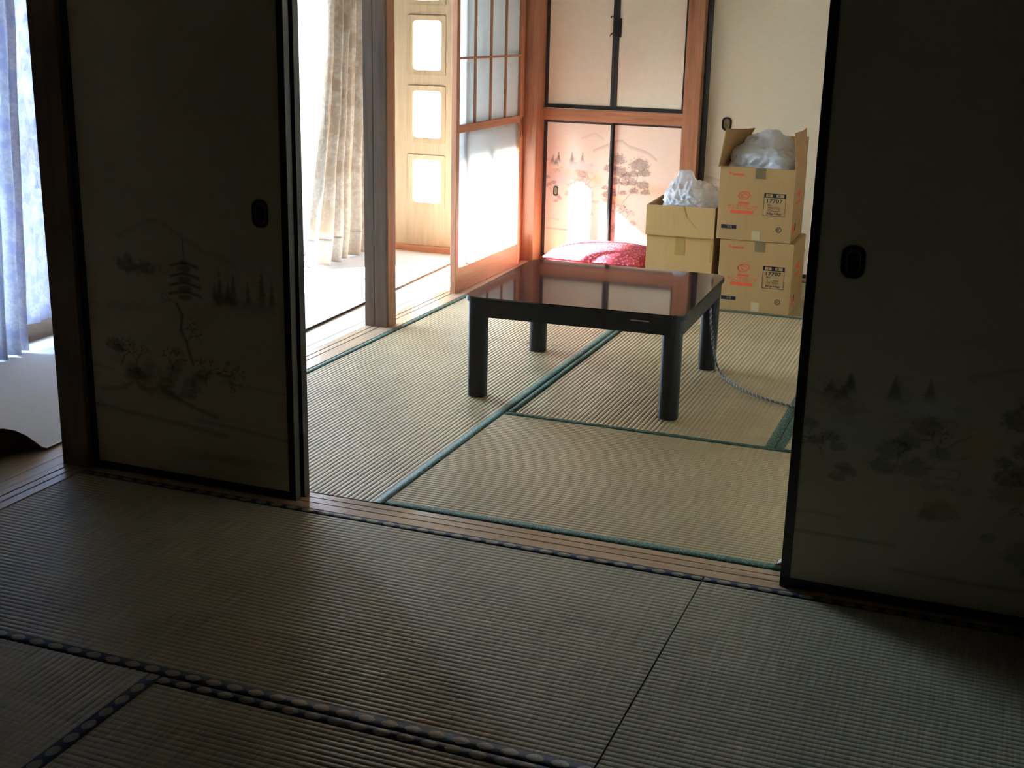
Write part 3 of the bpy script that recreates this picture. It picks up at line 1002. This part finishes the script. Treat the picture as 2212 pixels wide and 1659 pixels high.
# upper closet doors
ZU0 = 0.800
def upper_door(label, x0, x1, hand):
    r = thing('closet_door', label, 'closet door', (x0, Y_B, ZU0))
    W, H = x1 - x0, Z_K - ZU0
    s = 0.017
    obj('stile', bx(B(), 0, s, 0, 0.022, 0, H, 0.0015), M['lacquer_far'], r)
    obj('stile', bx(B(), W - s, W, 0, 0.022, 0, H, 0.0015), M['lacquer_far'], r)
    obj('rail', bx(B(), s, W - s, 0.001, 0.021, 0, 0.020, 0.001), M['lacquer_far'], r)
    obj('rail', bx(B(), s, W - s, 0.001, 0.021, H - 0.018, H, 0.001), M['lacquer_far'], r)
    obj('paper_panel', bx(B(), s, W - s, 0.005, 0.018, 0.020, H - 0.018), M['plainpaper'], r)
    if hand == 'bow':
        hx = W - 0.004
        pts = smooth_path([(hx - 0.024, 0.0, 0.461), (hx - 0.022, -0.006, 0.467), (hx - 0.010, -0.012, 0.468), (hx + 0.001, -0.014, 0.455), (hx + 0.001, -0.014, 0.40), (hx - 0.010, -0.012, 0.386), (hx - 0.022, -0.006, 0.377), (hx - 0.025, 0.0, 0.372)], 5)
        obj('bow_handle', tube(B(), pts, 0.0032, 6), M['pull'], r, True)
    else:
        bm = B()
        bx(bm, 0.008, 0.021, -0.008, 0.0, 0.368, 0.458, 0.002)
        bx(bm, 0.021, 0.027, -0.006, 0.0045, 0.366, 0.460, 0.001)
        obj('latch_plate', bm, M['pull'], r)
    return r
upper_door('upper closet door of plain cream paper with bow handle, left of the pair', 0.014, 0.388, 'bow')
upper_door('upper closet door of plain cream paper with black latch plate, beside the wide cedar post', 0.389, 0.766, 'plate')

# tall plain screens at the right of the closet wall
cvt = pine_canvas(0.90, 1.75, -0.60, 1.25, -0.12, 1.0, 0.8, 0.005, PAPER)
screen('tall cream screen with dark oval pull, standing behind the stacked big boxes',
       0.8535, 1.76, Y_B + 0.012, 0.022, 0.010, Z_K, (0.030, 0.022), 0.02, cvt, (5, int(0.885 / 0.90 * cvt.nx), 0.025), M['lacquer'], (0.983, 0.759, 0.050, 0.068))
screen('tall cream screen hidden at the far right end of the closet wall',
       1.75, 2.64, Y_B + 0.036, 0.024, 0.010, Z_K, (0.022, 0.022), 0.02, None, None, M['lacquer'])

# ------------------------------------------------------------------ glazed sliding doors to the hall
def lattice_door(label, y0, y1, xc, catch=True):
    r = thing('lattice_glass_screen', label, 'sliding door', (xc, y0, 0.001))
    L = y1 - y0
    t = 0.014
    s0 = 0.034
    obj('stile', bx(B(), -t, t, 0, s0, 0, Z_K - 0.002, 0.002), M['wood_z'], r)
    st = obj('stile', bx(B(), -t, t, L - s0, L, 0, Z_K - 0.002, 0.002), M['wood_z'], r)
    obj('bottom_rail', bx(B(), -t + 0.001, t - 0.001, s0, L - s0, 0, 0.113, 0.002), M['wood_y'], r)
    obj('middle_rail', bx(B(), -t + 0.001, t - 0.001, s0, L - s0, 0.737, 0.773, 0.002), M['wood_y'], r)
    obj('top_rail', bx(B(), -t + 0.001, t - 0.001, s0, L - s0, 1.70, Z_K - 0.002, 0.002), M['wood_y'], r)
    bm = B()
    n = 4
    for k in range(1, n):
        yy = s0 + (L - 2 * s0) * k / n
        bx(bm, 0.001, t - 0.002, yy - 0.005, yy + 0.005, 0.773, 1.70)
    for zz in (1.068, 1.38):
        bx(bm, 0.0015, t - 0.001, s0, L - s0, zz - 0.005, zz + 0.005)
    obj('lattice', bm, M['wood_z'], r)
    obj('frosted_pane', bx(B(), -0.0035, 0.0, s0, L - s0, 0.773, 1.70), M['frost'], r)
    obj('lower_pane', bx(B(), -0.002, 0.002, s0, L - s0, 0.113, 0.737), M['dusty'], r)
    if catch:
        obj('flush_pull', bx(B(), t - 0.001, t + 0.0012, L - s0 + 0.014, L - s0 + 0.022, 0.66, 0.755, 0.001), M['pull'], st)
    return r
lattice_door('cedar sliding door with frosted lattice panes above sunlit glass, standing nearest the tatami', 2.645, 3.488, -0.030)
lattice_door('second cedar lattice door half hidden behind the first, against the corner post', 2.775, 3.612, -0.068)

# ------------------------------------------------------------------ hall things
def carpet():
    # carpet with one corner of its edge curled up
    xs = np.concatenate([np.linspace(-1.09, -0.5, 8), np.linspace(-0.48, 0.0, 40)])
    ys = np.concatenate([np.linspace(-3.3, -1.0, 8), np.linspace(-0.95, 0.25, 64), np.linspace(0.3, 3.52, 24)])
    bm = B()
    def edge(y):
        return -0.205 + (y - 0.12) * -0.040 if y > 0.12 else -0.205
    g = []
    for y in ys:
        row = []
        for x in xs:
            t = (x + 1.09) / 1.09
            X = -1.09 + t * (edge(y) + 1.09)
            Z = 0.009
            # curl: the border rolls back and up over a stretch of y
            lift = max(0.0, min(1.0, (0.10 - y) / 0.13)) * max(0.0, min(1.0, (y + 0.75) / 0.4))
            d = X - (edge(y) - 0.11)
            if lift > 0 and d > 0:
                lift = lift * lift * (3 - 2 * lift)
                R = 0.045
                a = d / R * lift
                if lift > 0.02:
                    rr = R / lift
                    X = edge(y) - 0.11 + rr * math.sin(a)
                    Z = 0.009 + rr * (1 - math.cos(a))
            row.append(bm.verts.new((X, y, Z + 0.0015 * mnoise.noise(Vector((X * 5, y * 5, 0))))))
        g.append(row)
    for a, b in zip(g[:-1], g[1:]):
        for j in range(len(xs) - 1):
            bm.faces.new((a[j], a[j + 1], b[j + 1], b[j]))
    o = thing('hall_carpet', 'pale grey carpet along the sunny hall, its near edge curled up', 'carpet', (0, 0, 0))
    c = obj('pile', bm, M['carpet'], o, True)
    me = c.data
    me.materials.append(M['carpet_under'])
    md = c.modifiers.new('thickness', 'SOLIDIFY')
    md.thickness = 0.006
    md.offset = -1
    md.material_offset = 1
    md.material_offset_rim = 1
carpet()

def drape(name, label, cat, ys_top, ys_bot, x, z0, z1, amp, folds, mat, hem=None, seed=0, group=None, flare=0.0):
    """hanging cloth in folds: local origin below its middle"""
    yc = (ys_bot[0] + ys_bot[1]) / 2
    r = thing(name, label, cat, (x, yc, 0), 0, group)
    nz, ny = 48, folds * 14
    rnd = random.Random(seed)
    ph = [rnd.uniform(-0.5, 0.5) for _ in range(folds + 2)]
    def point(u, z):
        t = (z1 - z) / (z1 - z0)
        ya = ys_top[0] + (ys_bot[0] - ys_top[0]) * t ** 1.6
        yb = ys_top[1] + (ys_bot[1] - ys_top[1]) * t
        k = u * folds
        i = int(min(k, folds - 1e-6))
        w_ = ph[i] * (1 - (k - i)) + ph[i + 1] * (k - i)
        a = amp * (0.55 + 0.6 * t)
        dx = a * math.sin(2 * PI * k + w_ + 0.5 * t) + 0.3 * a * math.sin(4.7 * PI * k + 1.3 + w_)
        dy = 0.25 * a * math.cos(2 * PI * k * 1.0 + 0.7)
        dx += 0.012 * mnoise.noise(Vector((u * 5 + seed, z * 3, 0)))
        return (dx + flare * t * t, ya + (yb - ya) * u + dy - yc, z)
    def sheet(za, zb, n, off=0.0):
        bm = B()
        g = []
        for iz in range(n + 1):
            z = za + (zb - za) * iz / n
            g.append([bm.verts.new(Vector(point(iy / ny, z)) + Vector((off, 0, 0))) for iy in range(ny + 1)])
        for a, b in zip(g[:-1], g[1:]):
            for j in range(ny):
                bm.faces.new((a[j], a[j + 1], b[j + 1], b[j]))
        return bm
    if hem:
        obj('cloth', sheet(z0 + hem[0], z1, nz), mat, r, True, 0.0012)
        obj('hem', sheet(z0, z0 + hem[0], 8), hem[1], r, True, 0.0016)
    else:
        obj('cloth', sheet(z0, z1, nz), mat, r, True, 0.0008)
    return r
drape('drape', 'heavy beige leaf-mottled drape with pale hem, gathered beyond the middle post', 'curtain', (3.10, 3.57), (2.80, 3.55), -0.89, 0.016, 1.80, 0.042, 7, M['drape'], (0.13, M['hem']), 4)
drape('sheer_curtain', 'white sheer curtain glowing between the heavy drape and the glass', 'curtain', (2.84, 3.50), (2.78, 3.45), -1.045, 0.05, 1.80, 0.02, 7, M['sheer'], None, 8)
drape('lace_curtain', 'flowered lace curtain ending just above the window rail, beyond the dark post', 'lace curtain', (0.95, 1.50), (0.95, 1.50), -1.085, 0.085, 1.80, 0.010, 5, M['lace'], None, 2)
drape('lace_curtain', 'gathered lace curtain reaching the floor at the left edge of the picture', 'lace curtain', (0.55, 1.05), (0.50, 0.93), -1.010, 0.016, 1.80, 0.024, 6, M['lace'], None, 5)

# garden shrub glimpsed through the lace
def shrub(label, x, y, h, seed):
    r = thing('garden_shrub', label, 'shrub', (x, y, -0.4))
    rnd = random.Random(seed)
    bm = B()
    for _ in range(700):
        a, b = rnd.uniform(0, 2 * PI), rnd.random()
        rr = 0.45 * math.sqrt(rnd.random())
        c = Vector((rr * math.cos(a), rr * math.sin(a), 0.25 + (h - 0.3) * b))
        m = Euler((rnd.uniform(0, 6), rnd.uniform(0, 6), rnd.uniform(0, 6))).to_matrix()
        q = [m @ Vector(v) * 0.05 + c for v in ((-1, 0, 0), (0, -0.4, 0.1), (1, 0, 0), (0, 0.4, 0.1))]
        bm.faces.new([bm.verts.new(v) for v in q])
    obj('foliage', bm, M['leaf'], r)
    obj('stem', tube(B(), [(0, 0, 0), (0.02, 0, 0.5), (0, 0.02, h * 0.8)], 0.025, 7), M['eave'], r)
shrub('leafy garden shrub outside the window, dim behind the lace curtain', -2.6, 2.55, 2.3, 1)

# ------------------------------------------------------------------ low table
def low_table():
    H = 0.350
    r = thing('low_table', 'low square black table with glossy brown top, round legs and a trailing cord', 'table', (1.034, 1.508, 0.0016), math.radians(1.8))
    S = 0.375
    bm = B()
    prism(bm, rrect(2 * S, 2 * S, 0.05, 8), H - 0.004, H, 'Z')
    obj('tabletop', bm, M['tabletop'], r)
    bm = B()
    prism(bm, rrect(2 * S + 0.004, 2 * S + 0.004, 0.051, 8), H - 0.018, H - 0.004, 'Z')
    obj('top_edge', bm, M['table'], r)
    bm = B()
    o_, i_ = rrect(2 * S - 0.012, 2 * S - 0.012, 0.045, 8), rrect(2 * S - 0.05, 2 * S - 0.05, 0.03, 8)
    z0, z1 = H - 0.068, H - 0.019
    v = [[bm.verts.new((a, b, z)) for a, b in q] for q, z in ((o_, z0), (o_, z1), (i_, z1), (i_, z0))]
    n = len(o_)
    for a, b in ((0, 1), (1, 2), (2, 3), (3, 0)):
        for k in range(n):
            j = (k + 1) % n
            bm.faces.new((v[a][k], v[a][j], v[b][j], v[b][k]))
    bmesh.ops.recalc_face_normals(bm, faces=bm.faces)
    ap = obj('apron', bm, M['table'], r)
    obj('maker_mark', bx(B(), 0.20, 0.262, -S + 0.0045, -S + 0.007, H - 0.030, H - 0.026, 0.0004, 1), M['silver'], ap)
    for sx in (-1, 1):
        for sy in (-1, 1):
            bm = B()
            prism(bm, [(a + sx * 0.333, b + sy * 0.333) for a, b in rrect(0.064, 0.064, 0.026, 6)], 0.0, H - 0.020, 'Z')
            obj('leg', bm, M['table'], r, True).data.set_sharp_from_angle(angle=0.9)
    # heater housing below the top
    obj('heater_housing', bx(B(), -0.15, 0.15, -0.15, 0.15, H - 0.075, H - 0.02, 0.012), M['table'], r)
    # twisted cord dropping off the far right corner
    pw = smooth_path([(1.30, 1.62, 0.292), (1.375, 1.70, 0.282), (1.394, 1.70, 0.20), (1.404, 1.74, 0.09), (1.432, 1.745, 0.012), (1.51, 1.640, 0.0045), (1.60, 1.545, 0.0045), (1.715, 1.482, 0.0045), (1.86, 1.44, 0.0045), (2.02, 1.47, 0.0045)], 40)
    inv = Matrix.Rotation(-math.radians(1.8), 3, 'Z')
    pl = [inv @ (p - Vector((1.034, 1.508, 0))) for p in pw]
    pc = obj('power_cord', tube(B(), pl, 0.0038, 8), M['cord'], r, True)
    # a lighter strand wound around it
    st = []
    dist = 0
    for i, p in enumerate(pl):
        if i:
            dist += (p - pl[i - 1]).length
        t = (pl[min(i + 1, len(pl) - 1)] - pl[max(i - 1, 0)]).normalized()
        up = Vector((0, 0, 1)) if abs(t.z) < 0.9 else Vector((1, 0, 0))
        a = t.cross(up).normalized(); b = t.cross(a).normalized()
        st.append(p + 0.0030 * (math.cos(dist * 300) * a + math.sin(dist * 300) * b) + Vector((0, 0, 0.0006)))
    obj('cord_strand', tube(B(), st, 0.0019, 6), M['cord_light'], pc, True)
low_table()

# ------------------------------------------------------------------ cardboard boxes
def open_body(bm, w, d, h, t=0.005):
    bx(bm, 0, w, 0, t, 0, h, 0.0008, 1)
    bx(bm, 0, w, d - t, d, 0, h, 0.0008, 1)
    bx(bm, 0, t, t, d - t, 0, h, 0.0008, 1)
    bx(bm, w - t, w, t, d - t, 0, h, 0.0008, 1)
    bx(bm, t, w - t, t, d - t, 0, t)
    return bm

def flap(bm, a, b, out, L, t=0.004, bend=0.0, out2=None):
    """flap hinged on a-b, reaching in direction out; free edge bent a little"""
    a, b, out = Vector(a), Vector(b), Vector(out).normalized()
    n = (b - a).cross(out).normalized() * t
    o1, o2 = out, (Vector(out2).normalized() if out2 else out)
    g = []
    for i in range(9):
        u = i / 8
        p = a.lerp(b, u)
        out = o1.lerp(o2, u)
        col_ = []
        for j in range(5):
            v = j / 4
            q = p + out * L * v + n / t * bend * (u - 0.5) ** 2 * v * 4
            col_.append((bm.verts.new(q), bm.verts.new(q + n)))
        g.append(col_)
    for i in range(8):
        for j in range(4):
            for s in (0, 1):
                bm.faces.new((g[i][j][s], g[i + 1][j][s], g[i + 1][j + 1][s], g[i][j + 1][s]))
        for j in (0, 4):
            bm.faces.new((g[i][j][0], g[i + 1][j][0], g[i + 1][j][1], g[i][j][1]))
    for i in (0, 8):
        for j in range(4):
            bm.faces.new((g[i][j][0], g[i][j + 1][0], g[i][j + 1][1], g[i][j][1]))
    bmesh.ops.recalc_face_normals(bm, faces=bm.faces)

def text_mesh(s, size, bold=0.0):
    cu = bpy.data.curves.new('printed_text', 'FONT')
    cu.body = s
    cu.size = size
    cu.offset = bold
    cu.resolution_u = 2
    t = bpy.data.objects.new('tmp_text', cu)
    COL.objects.link(t)
    bpy.context.view_layer.update()
    dg = bpy.context.evaluated_depsgraph_get()
    me = bpy.data.meshes.new_from_object(t.evaluated_get(dg))
    bpy.data.objects.remove(t)
    return me

def printed_text(parent, s, x, z, width, height, mat, bold=0.0, y=-0.0006):
    me = text_mesh(s, 1.0, bold)
    if not len(me.vertices):
        return
    co = np.empty(len(me.vertices) * 3)
    me.vertices.foreach_get('co', co)
    co = co.reshape(-1, 3)
    mn, mx = co.min(0), co.max(0)
    q = np.empty_like(co)
    q[:, 0] = x + (co[:, 0] - mn[0]) / (mx[0] - mn[0]) * width
    q[:, 2] = z + (co[:, 1] - mn[1]) / (mx[1] - mn[1]) * height
    q[:, 1] = y
    me.vertices.foreach_set('co', q.ravel())
    me.update()
    me.materials.clear()
    me.materials.append(mat)
    o = bpy.data.objects.new('printed_text', me)
    COL.objects.link(o)
    o.parent = parent
    return o

def front_print(body, w, h):
    """the carton's printing, on its front face (local y = 0)"""
    y = -0.0006
    def X(px):
        return (px - 1550) * 0.00195
    def Z(px, py):
        return h - (py - 356 - (px - 1550) * 0.045) * 0.00192
    def flat(name, quads, mat):
        bm = B()
        for x0, x1, z0, z1 in quads:
            bm.faces.new([bm.verts.new(c) for c in ((x0, y, z0), (x1, y, z0), (x1, y, z1), (x0, y, z1))])
        return obj(name, bm, mat, body)
    # small red mark and line of print
    bm = B()
    bmesh.ops.create_circle(bm, cap_ends=True, radius=0.0055, segments=14, matrix=Matrix.Translation((X(1573), y, Z(1573, 372))) @ Matrix.Rotation(PI / 2, 4, 'X'))
    obj('printed_mark', bm, M['red_ink'], body)
    flat('printed_line', [(X(1578), X(1604), Z(1590, 377), Z(1590, 373))], M['red_ink'])
    # swirl emblem
    bm = B()
    cx, cz = X(1608), Z(1608, 423)
    def band(a0, a1, r0, r1, wd):
        pts = []
        for i in range(25):
            a = a0 + (a1 - a0) * i / 24
            rr = r0 + (r1 - r0) * i / 24
            pts.append((rr, a))
        L = [bm.verts.new((cx + (rr + wd) * math.cos(a), y, cz + (rr + wd) * math.sin(a) * 0.72 + 0.1 * (rr + wd) * math.cos(a))) for rr, a in pts]
        R = [bm.verts.new((cx + (rr - wd) * math.cos(a), y, cz + (rr - wd) * math.sin(a) * 0.72 + 0.1 * (rr - wd) * math.cos(a))) for rr, a in pts]
        for i in range(24):
            bm.faces.new((L[i], L[i + 1], R[i + 1], R[i]))
    band(-0.3, 3.3, 0.024, 0.026, 0.0028)
    band(2.9, 6.3, 0.026, 0.018, 0.0024)
    band(0.4, 5.0, 0.013, 0.010, 0.0026)
    obj('printed_emblem', bm, M['red_ink'], body)
    flat('printed_line', [(X(1594), X(1620), Z(1607, 442), Z(1607, 437.5))], M['red_ink'])
    printed_text(body, 'サンコアパレンツ', X(1572), Z(1605, 454), 0.130, 0.021, M['red_ink'], 0.02)
    flat('printed_bar', [(X(1579), X(1630), Z(1605, 464), Z(1605, 456.5))], M['red_ink'])
    # ruled panel
    x0, x1, z0, z1 = X(1652), X(1701), Z(1676, 468.5), Z(1676, 417)
    lw = 0.0016
    flat('printed_frame', [(x0, x0 + lw, z0, z1), (x1 - lw, x1, z0, z1), (x0, x1, z0, z0 + lw), (x0, x1, z1 - 0.003, z1), (x0, x1, z1 - 0.019, z1 - 0.016),
                            (x0, x0 + 0.009, z1 - 0.019, z1), (x1 - 0.009, x1, z1 - 0.019, z1), (x0 + 0.038, x0 + 0.053, z1 - 0.019, z1)], M['black_ink'])
    printed_text(body, '品', x0 + 0.015, z1 - 0.0145, 0.012, 0.010, M['black_ink'])
    printed_text(body, '番', x0 + 0.060, z1 - 0.0145, 0.012, 0.010, M['black_ink'])
    printed_text(body, '17707', x0 + 0.014, z1 - 0.041, 0.068, 0.017, M['black_ink'], 0.02)
    printed_text(body, '規格', x0 + 0.016, z1 - 0.053, 0.020, 0.008, M['black_ink'], 0.02)
    flat('printed_line', [(x0 + 0.018, x1 - 0.022, z1 - 0.060 - 0.0055 * k, z1 - 0.0585 - 0.0055 * k) for k in range(4)], M['black_ink'])
    printed_text(body, '30p×6p', x0 + 0.014, z0 + 0.003, 0.066, 0.014, M['black_ink'], 0.015)
    # bottom left bar, bottom right round mark
    flat('printed_bar', [(X(1560), X(1594), Z(1577, 499), Z(1577, 490))], M['black_ink'])
    printed_text(body, '冷凍', X(1573), Z(1577, 497.6), 0.022, 0.0115, M['tape_c'], 0, -0.0010)
    bm = B()
    cx, cz = X(1690), Z(1690, 499.5)
    for r0, r1, a0, a1 in ((0.0095, 0.0125, 0, 2 * PI), (0.003, 0.0055, 0.6, 5.6)):
        A = [(a0 + (a1 - a0) * i / 28) for i in range(29)]
        P0 = [bm.verts.new((cx + r0 * math.cos(a), y, cz + r0 * math.sin(a))) for a in A]
        P1 = [bm.verts.new((cx + r1 * math.cos(a), y, cz + r1 * math.sin(a))) for a in A]
        for i in range(28):
            bm.faces.new((P0[i], P0[i + 1], P1[i + 1], P1[i]))
    obj('printed_mark', bm, M['black_ink'], body)

def side_print(body, w, d, h):
    x = w + 0.0006
    for y0, y1, z0, z1 in ((0.10, 0.19, h * 0.60, h * 0.68), (0.08, 0.21, h * 0.50, h * 0.54), (0.03, 0.075, h * 0.13, h * 0.24)):
        bm = B()
        bm.faces.new([bm.verts.new(c) for c in ((x, y0, z0), (x, y1, z0), (x, y1, z1), (x, y0, z1))])
        obj('printed_bar', bm, M['red_ink'], body)
    bm = B()
    bm.faces.new([bm.verts.new(c) for c in ((x, 0.085, h * 0.14), (x, 0.11, h * 0.14), (x, 0.11, h * 0.25), (x, 0.085, h * 0.25))])
    obj('printed_mark', bm, M['black_ink'], body)

def big_box(label, x, y, z, rz, opened, w=0.328, d=0.335, h=0.320):
    r = thing('cardboard_box', label, 'box', (x, y, z), rz, 'two printed cartons of one kind')
    bm = B()
    if opened:
        open_body(bm, w, d, h)
    else:
        bx(bm, 0, w, 0, d, 0, h, 0.0025, 2)
    body = obj('box_body', bm, M['card_a'], r)
    front_print(body, w, h)
    side_print(body, w, d, h)
    xt = 0.155
    bm = B()
    bx(bm, xt, xt + 0.045, -0.0012, 0.0, h - 0.046, h + 0.0006)
    if not opened:
        bx(bm, xt, xt + 0.045, -0.0012, d, h, h + 0.0008)
    obj('tape', bm, M['tape'], r)
    bm = B()
    bx(bm, xt + 0.002, xt + 0.038, -0.0010, 0.0, 0.004, 0.045)
    obj('tape', bm, M['tape_c'], r)
    if opened:
        bm = B(); flap(bm, (-0.008, -0.016, h - 0.002), (-0.001, d, h), (0.22, -0.04, 1), 0.168, bend=-0.012, out2=(0.62, 0.1, 1))
        obj('flap', bm, M['card_in'], r)
        bm = B(); flap(bm, (w, d, h), (w, 0.0, h), (-0.03, 0.0, 1), 0.158, bend=0.01)
        obj('flap', bm, M['card_in'], r)
        bm = B(); flap(bm, (0.004, d, h), (w - 0.004, d, h), (0, 0.25, 1), 0.118)
        obj('flap', bm, M['card_in'], r)
    return r
big_box('closed printed carton with 17707 panel, underneath the opened carton', 1.167, 2.885, 0.001, 0.0, False)
big_box('opened printed carton with raised flaps and a plastic bag inside, topmost by the dark screen', 1.148, 2.880, 0.3225, 0.01, True)

r = thing('cardboard_box', 'plain taped cardboard box under the shallow open box, next to the printed cartons', 'box', (0.828, 2.885, 0.001), 0.055)
obj('box_body', bx(B(), 0, 0.305, 0, 0.42, 0, 0.313, 0.0025, 2), M['card_b'], r)
bm = B(); bx(bm, 0.132, 0.178, -0.0012, 0, 0.228, 0.3135); bx(bm, 0.132, 0.178, -0.0012, 0.42, 0.313, 0.3138)
obj('tape', bm, M['tape_b'], r)
bm = B(); bx(bm, 0.293, 0.3055, -0.0012, 0, 0.205, 0.290)
obj('tape', bm, M['tape_b'], r)
r = thing('shallow_box', 'shallow open cardboard box holding a tied clear bag, on the plain box', 'box', (0.824, 2.872, 0.3152), 0.055)
bm = B(); open_body(bm, 0.312, 0.435, 0.137, 0.005)
obj('box_body', bm, M['card_b'], r)
obj('lining', bx(B(), 0.0055, 0.0065, 0.006, 0.429, 0.006, 0.135), M['card_in'], r)
bm = B(); prism(bm, [(0.165, 0.1372), (0.185, 0.090), (0.215, 0.060), (0.236, 0.038), (0.232, 0.040), (0.208, 0.064), (0.180, 0.094), (0.172, 0.1372)], -0.0014, 0.0, 'Y')
obj('crease', bm, M['card_b'], r)

def bag(label, cx, cy, z0, pts, seed, crump=1.0, name='plastic_bag', knot=None):
    """crumpled bag: an ellipsoid pulled into peaks"""
    r = thing(name, label, 'plastic bag', (cx, cy, z0))
    bm = B()
    bmesh.ops.create_icosphere(bm, subdivisions=6, radius=1.0)
    rx, ry, rz, peaks = pts
    for v in bm.verts:
        n = v.co.copy()
        p = Vector((n.x * rx, n.y * ry, (n.z * 0.5 + 0.5) * rz))
        # squarish plan
        for ax, lim in ((0, rx * 0.97), (1, ry * 0.97)):
            p[ax] = max(-lim, min(lim, p[ax] * 1.18))
        for (px, py, pz, rad) in peaks:
            d = math.hypot(p.x - px, p.y - py)
            if n.z > 0:
                p.z += pz * math.exp(-(d / rad) ** 2) * n.z
        f = mnoise.noise(n * 2.2 + Vector((seed, 0, 0))) * 0.024 - abs(mnoise.noise(n * 4.0 + Vector((seed, 3, 0)))) * 0.034 * crump - abs(mnoise.noise(n * 9.0 + Vector((seed, 5, 0)))) * 0.014 * crump + mnoise.noise(n * 20 + Vector((0, seed, 0))) * 0.003
        p += n * f
        p.x = max(-rx, min(rx, p.x)); p.y = max(-ry, min(ry, p.y)); p.z = max(0.0, p.z)
        v.co = p
    obj('crumpled_film', bm, M['bag'], r, True)
    if knot:
        bm = B()
        k = Vector(knot)
        for i in range(7):
            a = i * 0.9
            tube(bm, smooth_path([k + Vector((0, 0, 0)), k + Vector((0.022 * math.cos(a), 0.02 * math.sin(a), -0.03)), k + Vector((0.040 * math.cos(a), 0.04 * math.sin(a), -0.085))], 5), 0.0045, 6)
        obj('gathered_neck', bm, M['bag'], r, True)
    return r
bag('crumpled clear plastic bag swelling out of the opened printed carton', 1.312, 3.046, 0.49, (0.154, 0.153, 0.262, [(-0.03, 0.0, 0.036, 0.09), (0.09, 0.02, 0.034, 0.09)]), 3, 0.55)
bag('pointed clear plastic bag sticking out of the shallow open box', 0.985, 3.065, 0.325, (0.122, 0.150, 0.200, [(-0.052, -0.03, 0.060, 0.055), (-0.01, 0.0, 0.040, 0.13)]), 14, 0.8)

# ------------------------------------------------------------------ floor cushions
def cushion(label, cx, cy, z, s, h, rz, seed):
    r = thing('floor_cushion', label, 'cushion', (cx, cy, z), rz, 'red floor cushions by the closet')
    bm = B()
    n = 44
    top, bot = {}, {}
    for i in range(n + 1):
        for j in range(n + 1):
            u, v = i / n * 2 - 1, j / n * 2 - 1
            k = (max(0.0, 1 - abs(u) ** 3.2) * max(0.0, 1 - abs(v) ** 3.2)) ** 0.42
            px, py = u * s[0] * (1 - 0.05 * v * v), v * s[1] * (1 - 0.05 * u * u)
            wv = 0.004 * mnoise.noise(Vector((u * 3 + seed, v * 3, 0)))
            top[i, j] = bm.verts.new((px, py, h * (0.42 + 0.58 * k) + wv * k))
            if 0 < i < n and 0 < j < n:
                bot[i, j] = bm.verts.new((px, py, h * (0.42 - 0.42 * min(1, k * 1.5))))
            else:
                bot[i, j] = top[i, j]
    for i in range(n):
        for j in range(n):
            bm.faces.new((top[i, j], top[i + 1, j], top[i + 1, j + 1], top[i, j + 1]))
            try:
                bm.faces.new((bot[i, j], bot[i, j + 1], bot[i + 1, j + 1], bot[i + 1, j]))
            except ValueError:
                pass
    bmesh.ops.recalc_face_normals(bm, faces=bm.faces)
    obj('cover', bm, M['red'], r, True)
    pts = []
    for k in range(81):
        a = 2 * PI * k / 80
        c, sn = math.cos(a), math.sin(a)
        m = max(abs(c), abs(sn))
        u, v = c / m, sn / m
        pts.append((u * s[0] * (1 - 0.05 * v * v) * 1.003, v * s[1] * (1 - 0.05 * u * u) * 1.003, h * 0.42))
    obj('piping', tube(B(), pts, 0.0045, 6), M['red'], r, True)
    return r
cushion('red bobbly floor cushion lying flat on the tatami below another one', 0.455, 3.42, 0.0025, (0.285, 0.245), 0.078, 0.03, 1)
cushion('red bobbly floor cushion, upper of the two by the closet', 0.475, 3.43, 0.070, (0.265, 0.23), 0.082, -0.05, 4)

# ------------------------------------------------------------------ small unidentified thing at the foot of the right screen
r = thing('small_object', 'tiny pale object on the mat behind the foot of the right-hand screen', 'small object', (1.916, 0.142, 0.001))
bm = B(); prism(bm, [(-0.012, 0), (0.03, 0), (0.03, 0.026), (0.018, 0.026), (-0.010, 0.010)], -0.012, 0.012, 'Y')
obj('object_body', bm, M['pebble'], r)
bm = B(); bx(bm, -0.008, 0.03, -0.0125, 0.0125, 0.010, 0.0125)
obj('object_band', bm, M['lacquer'], r)
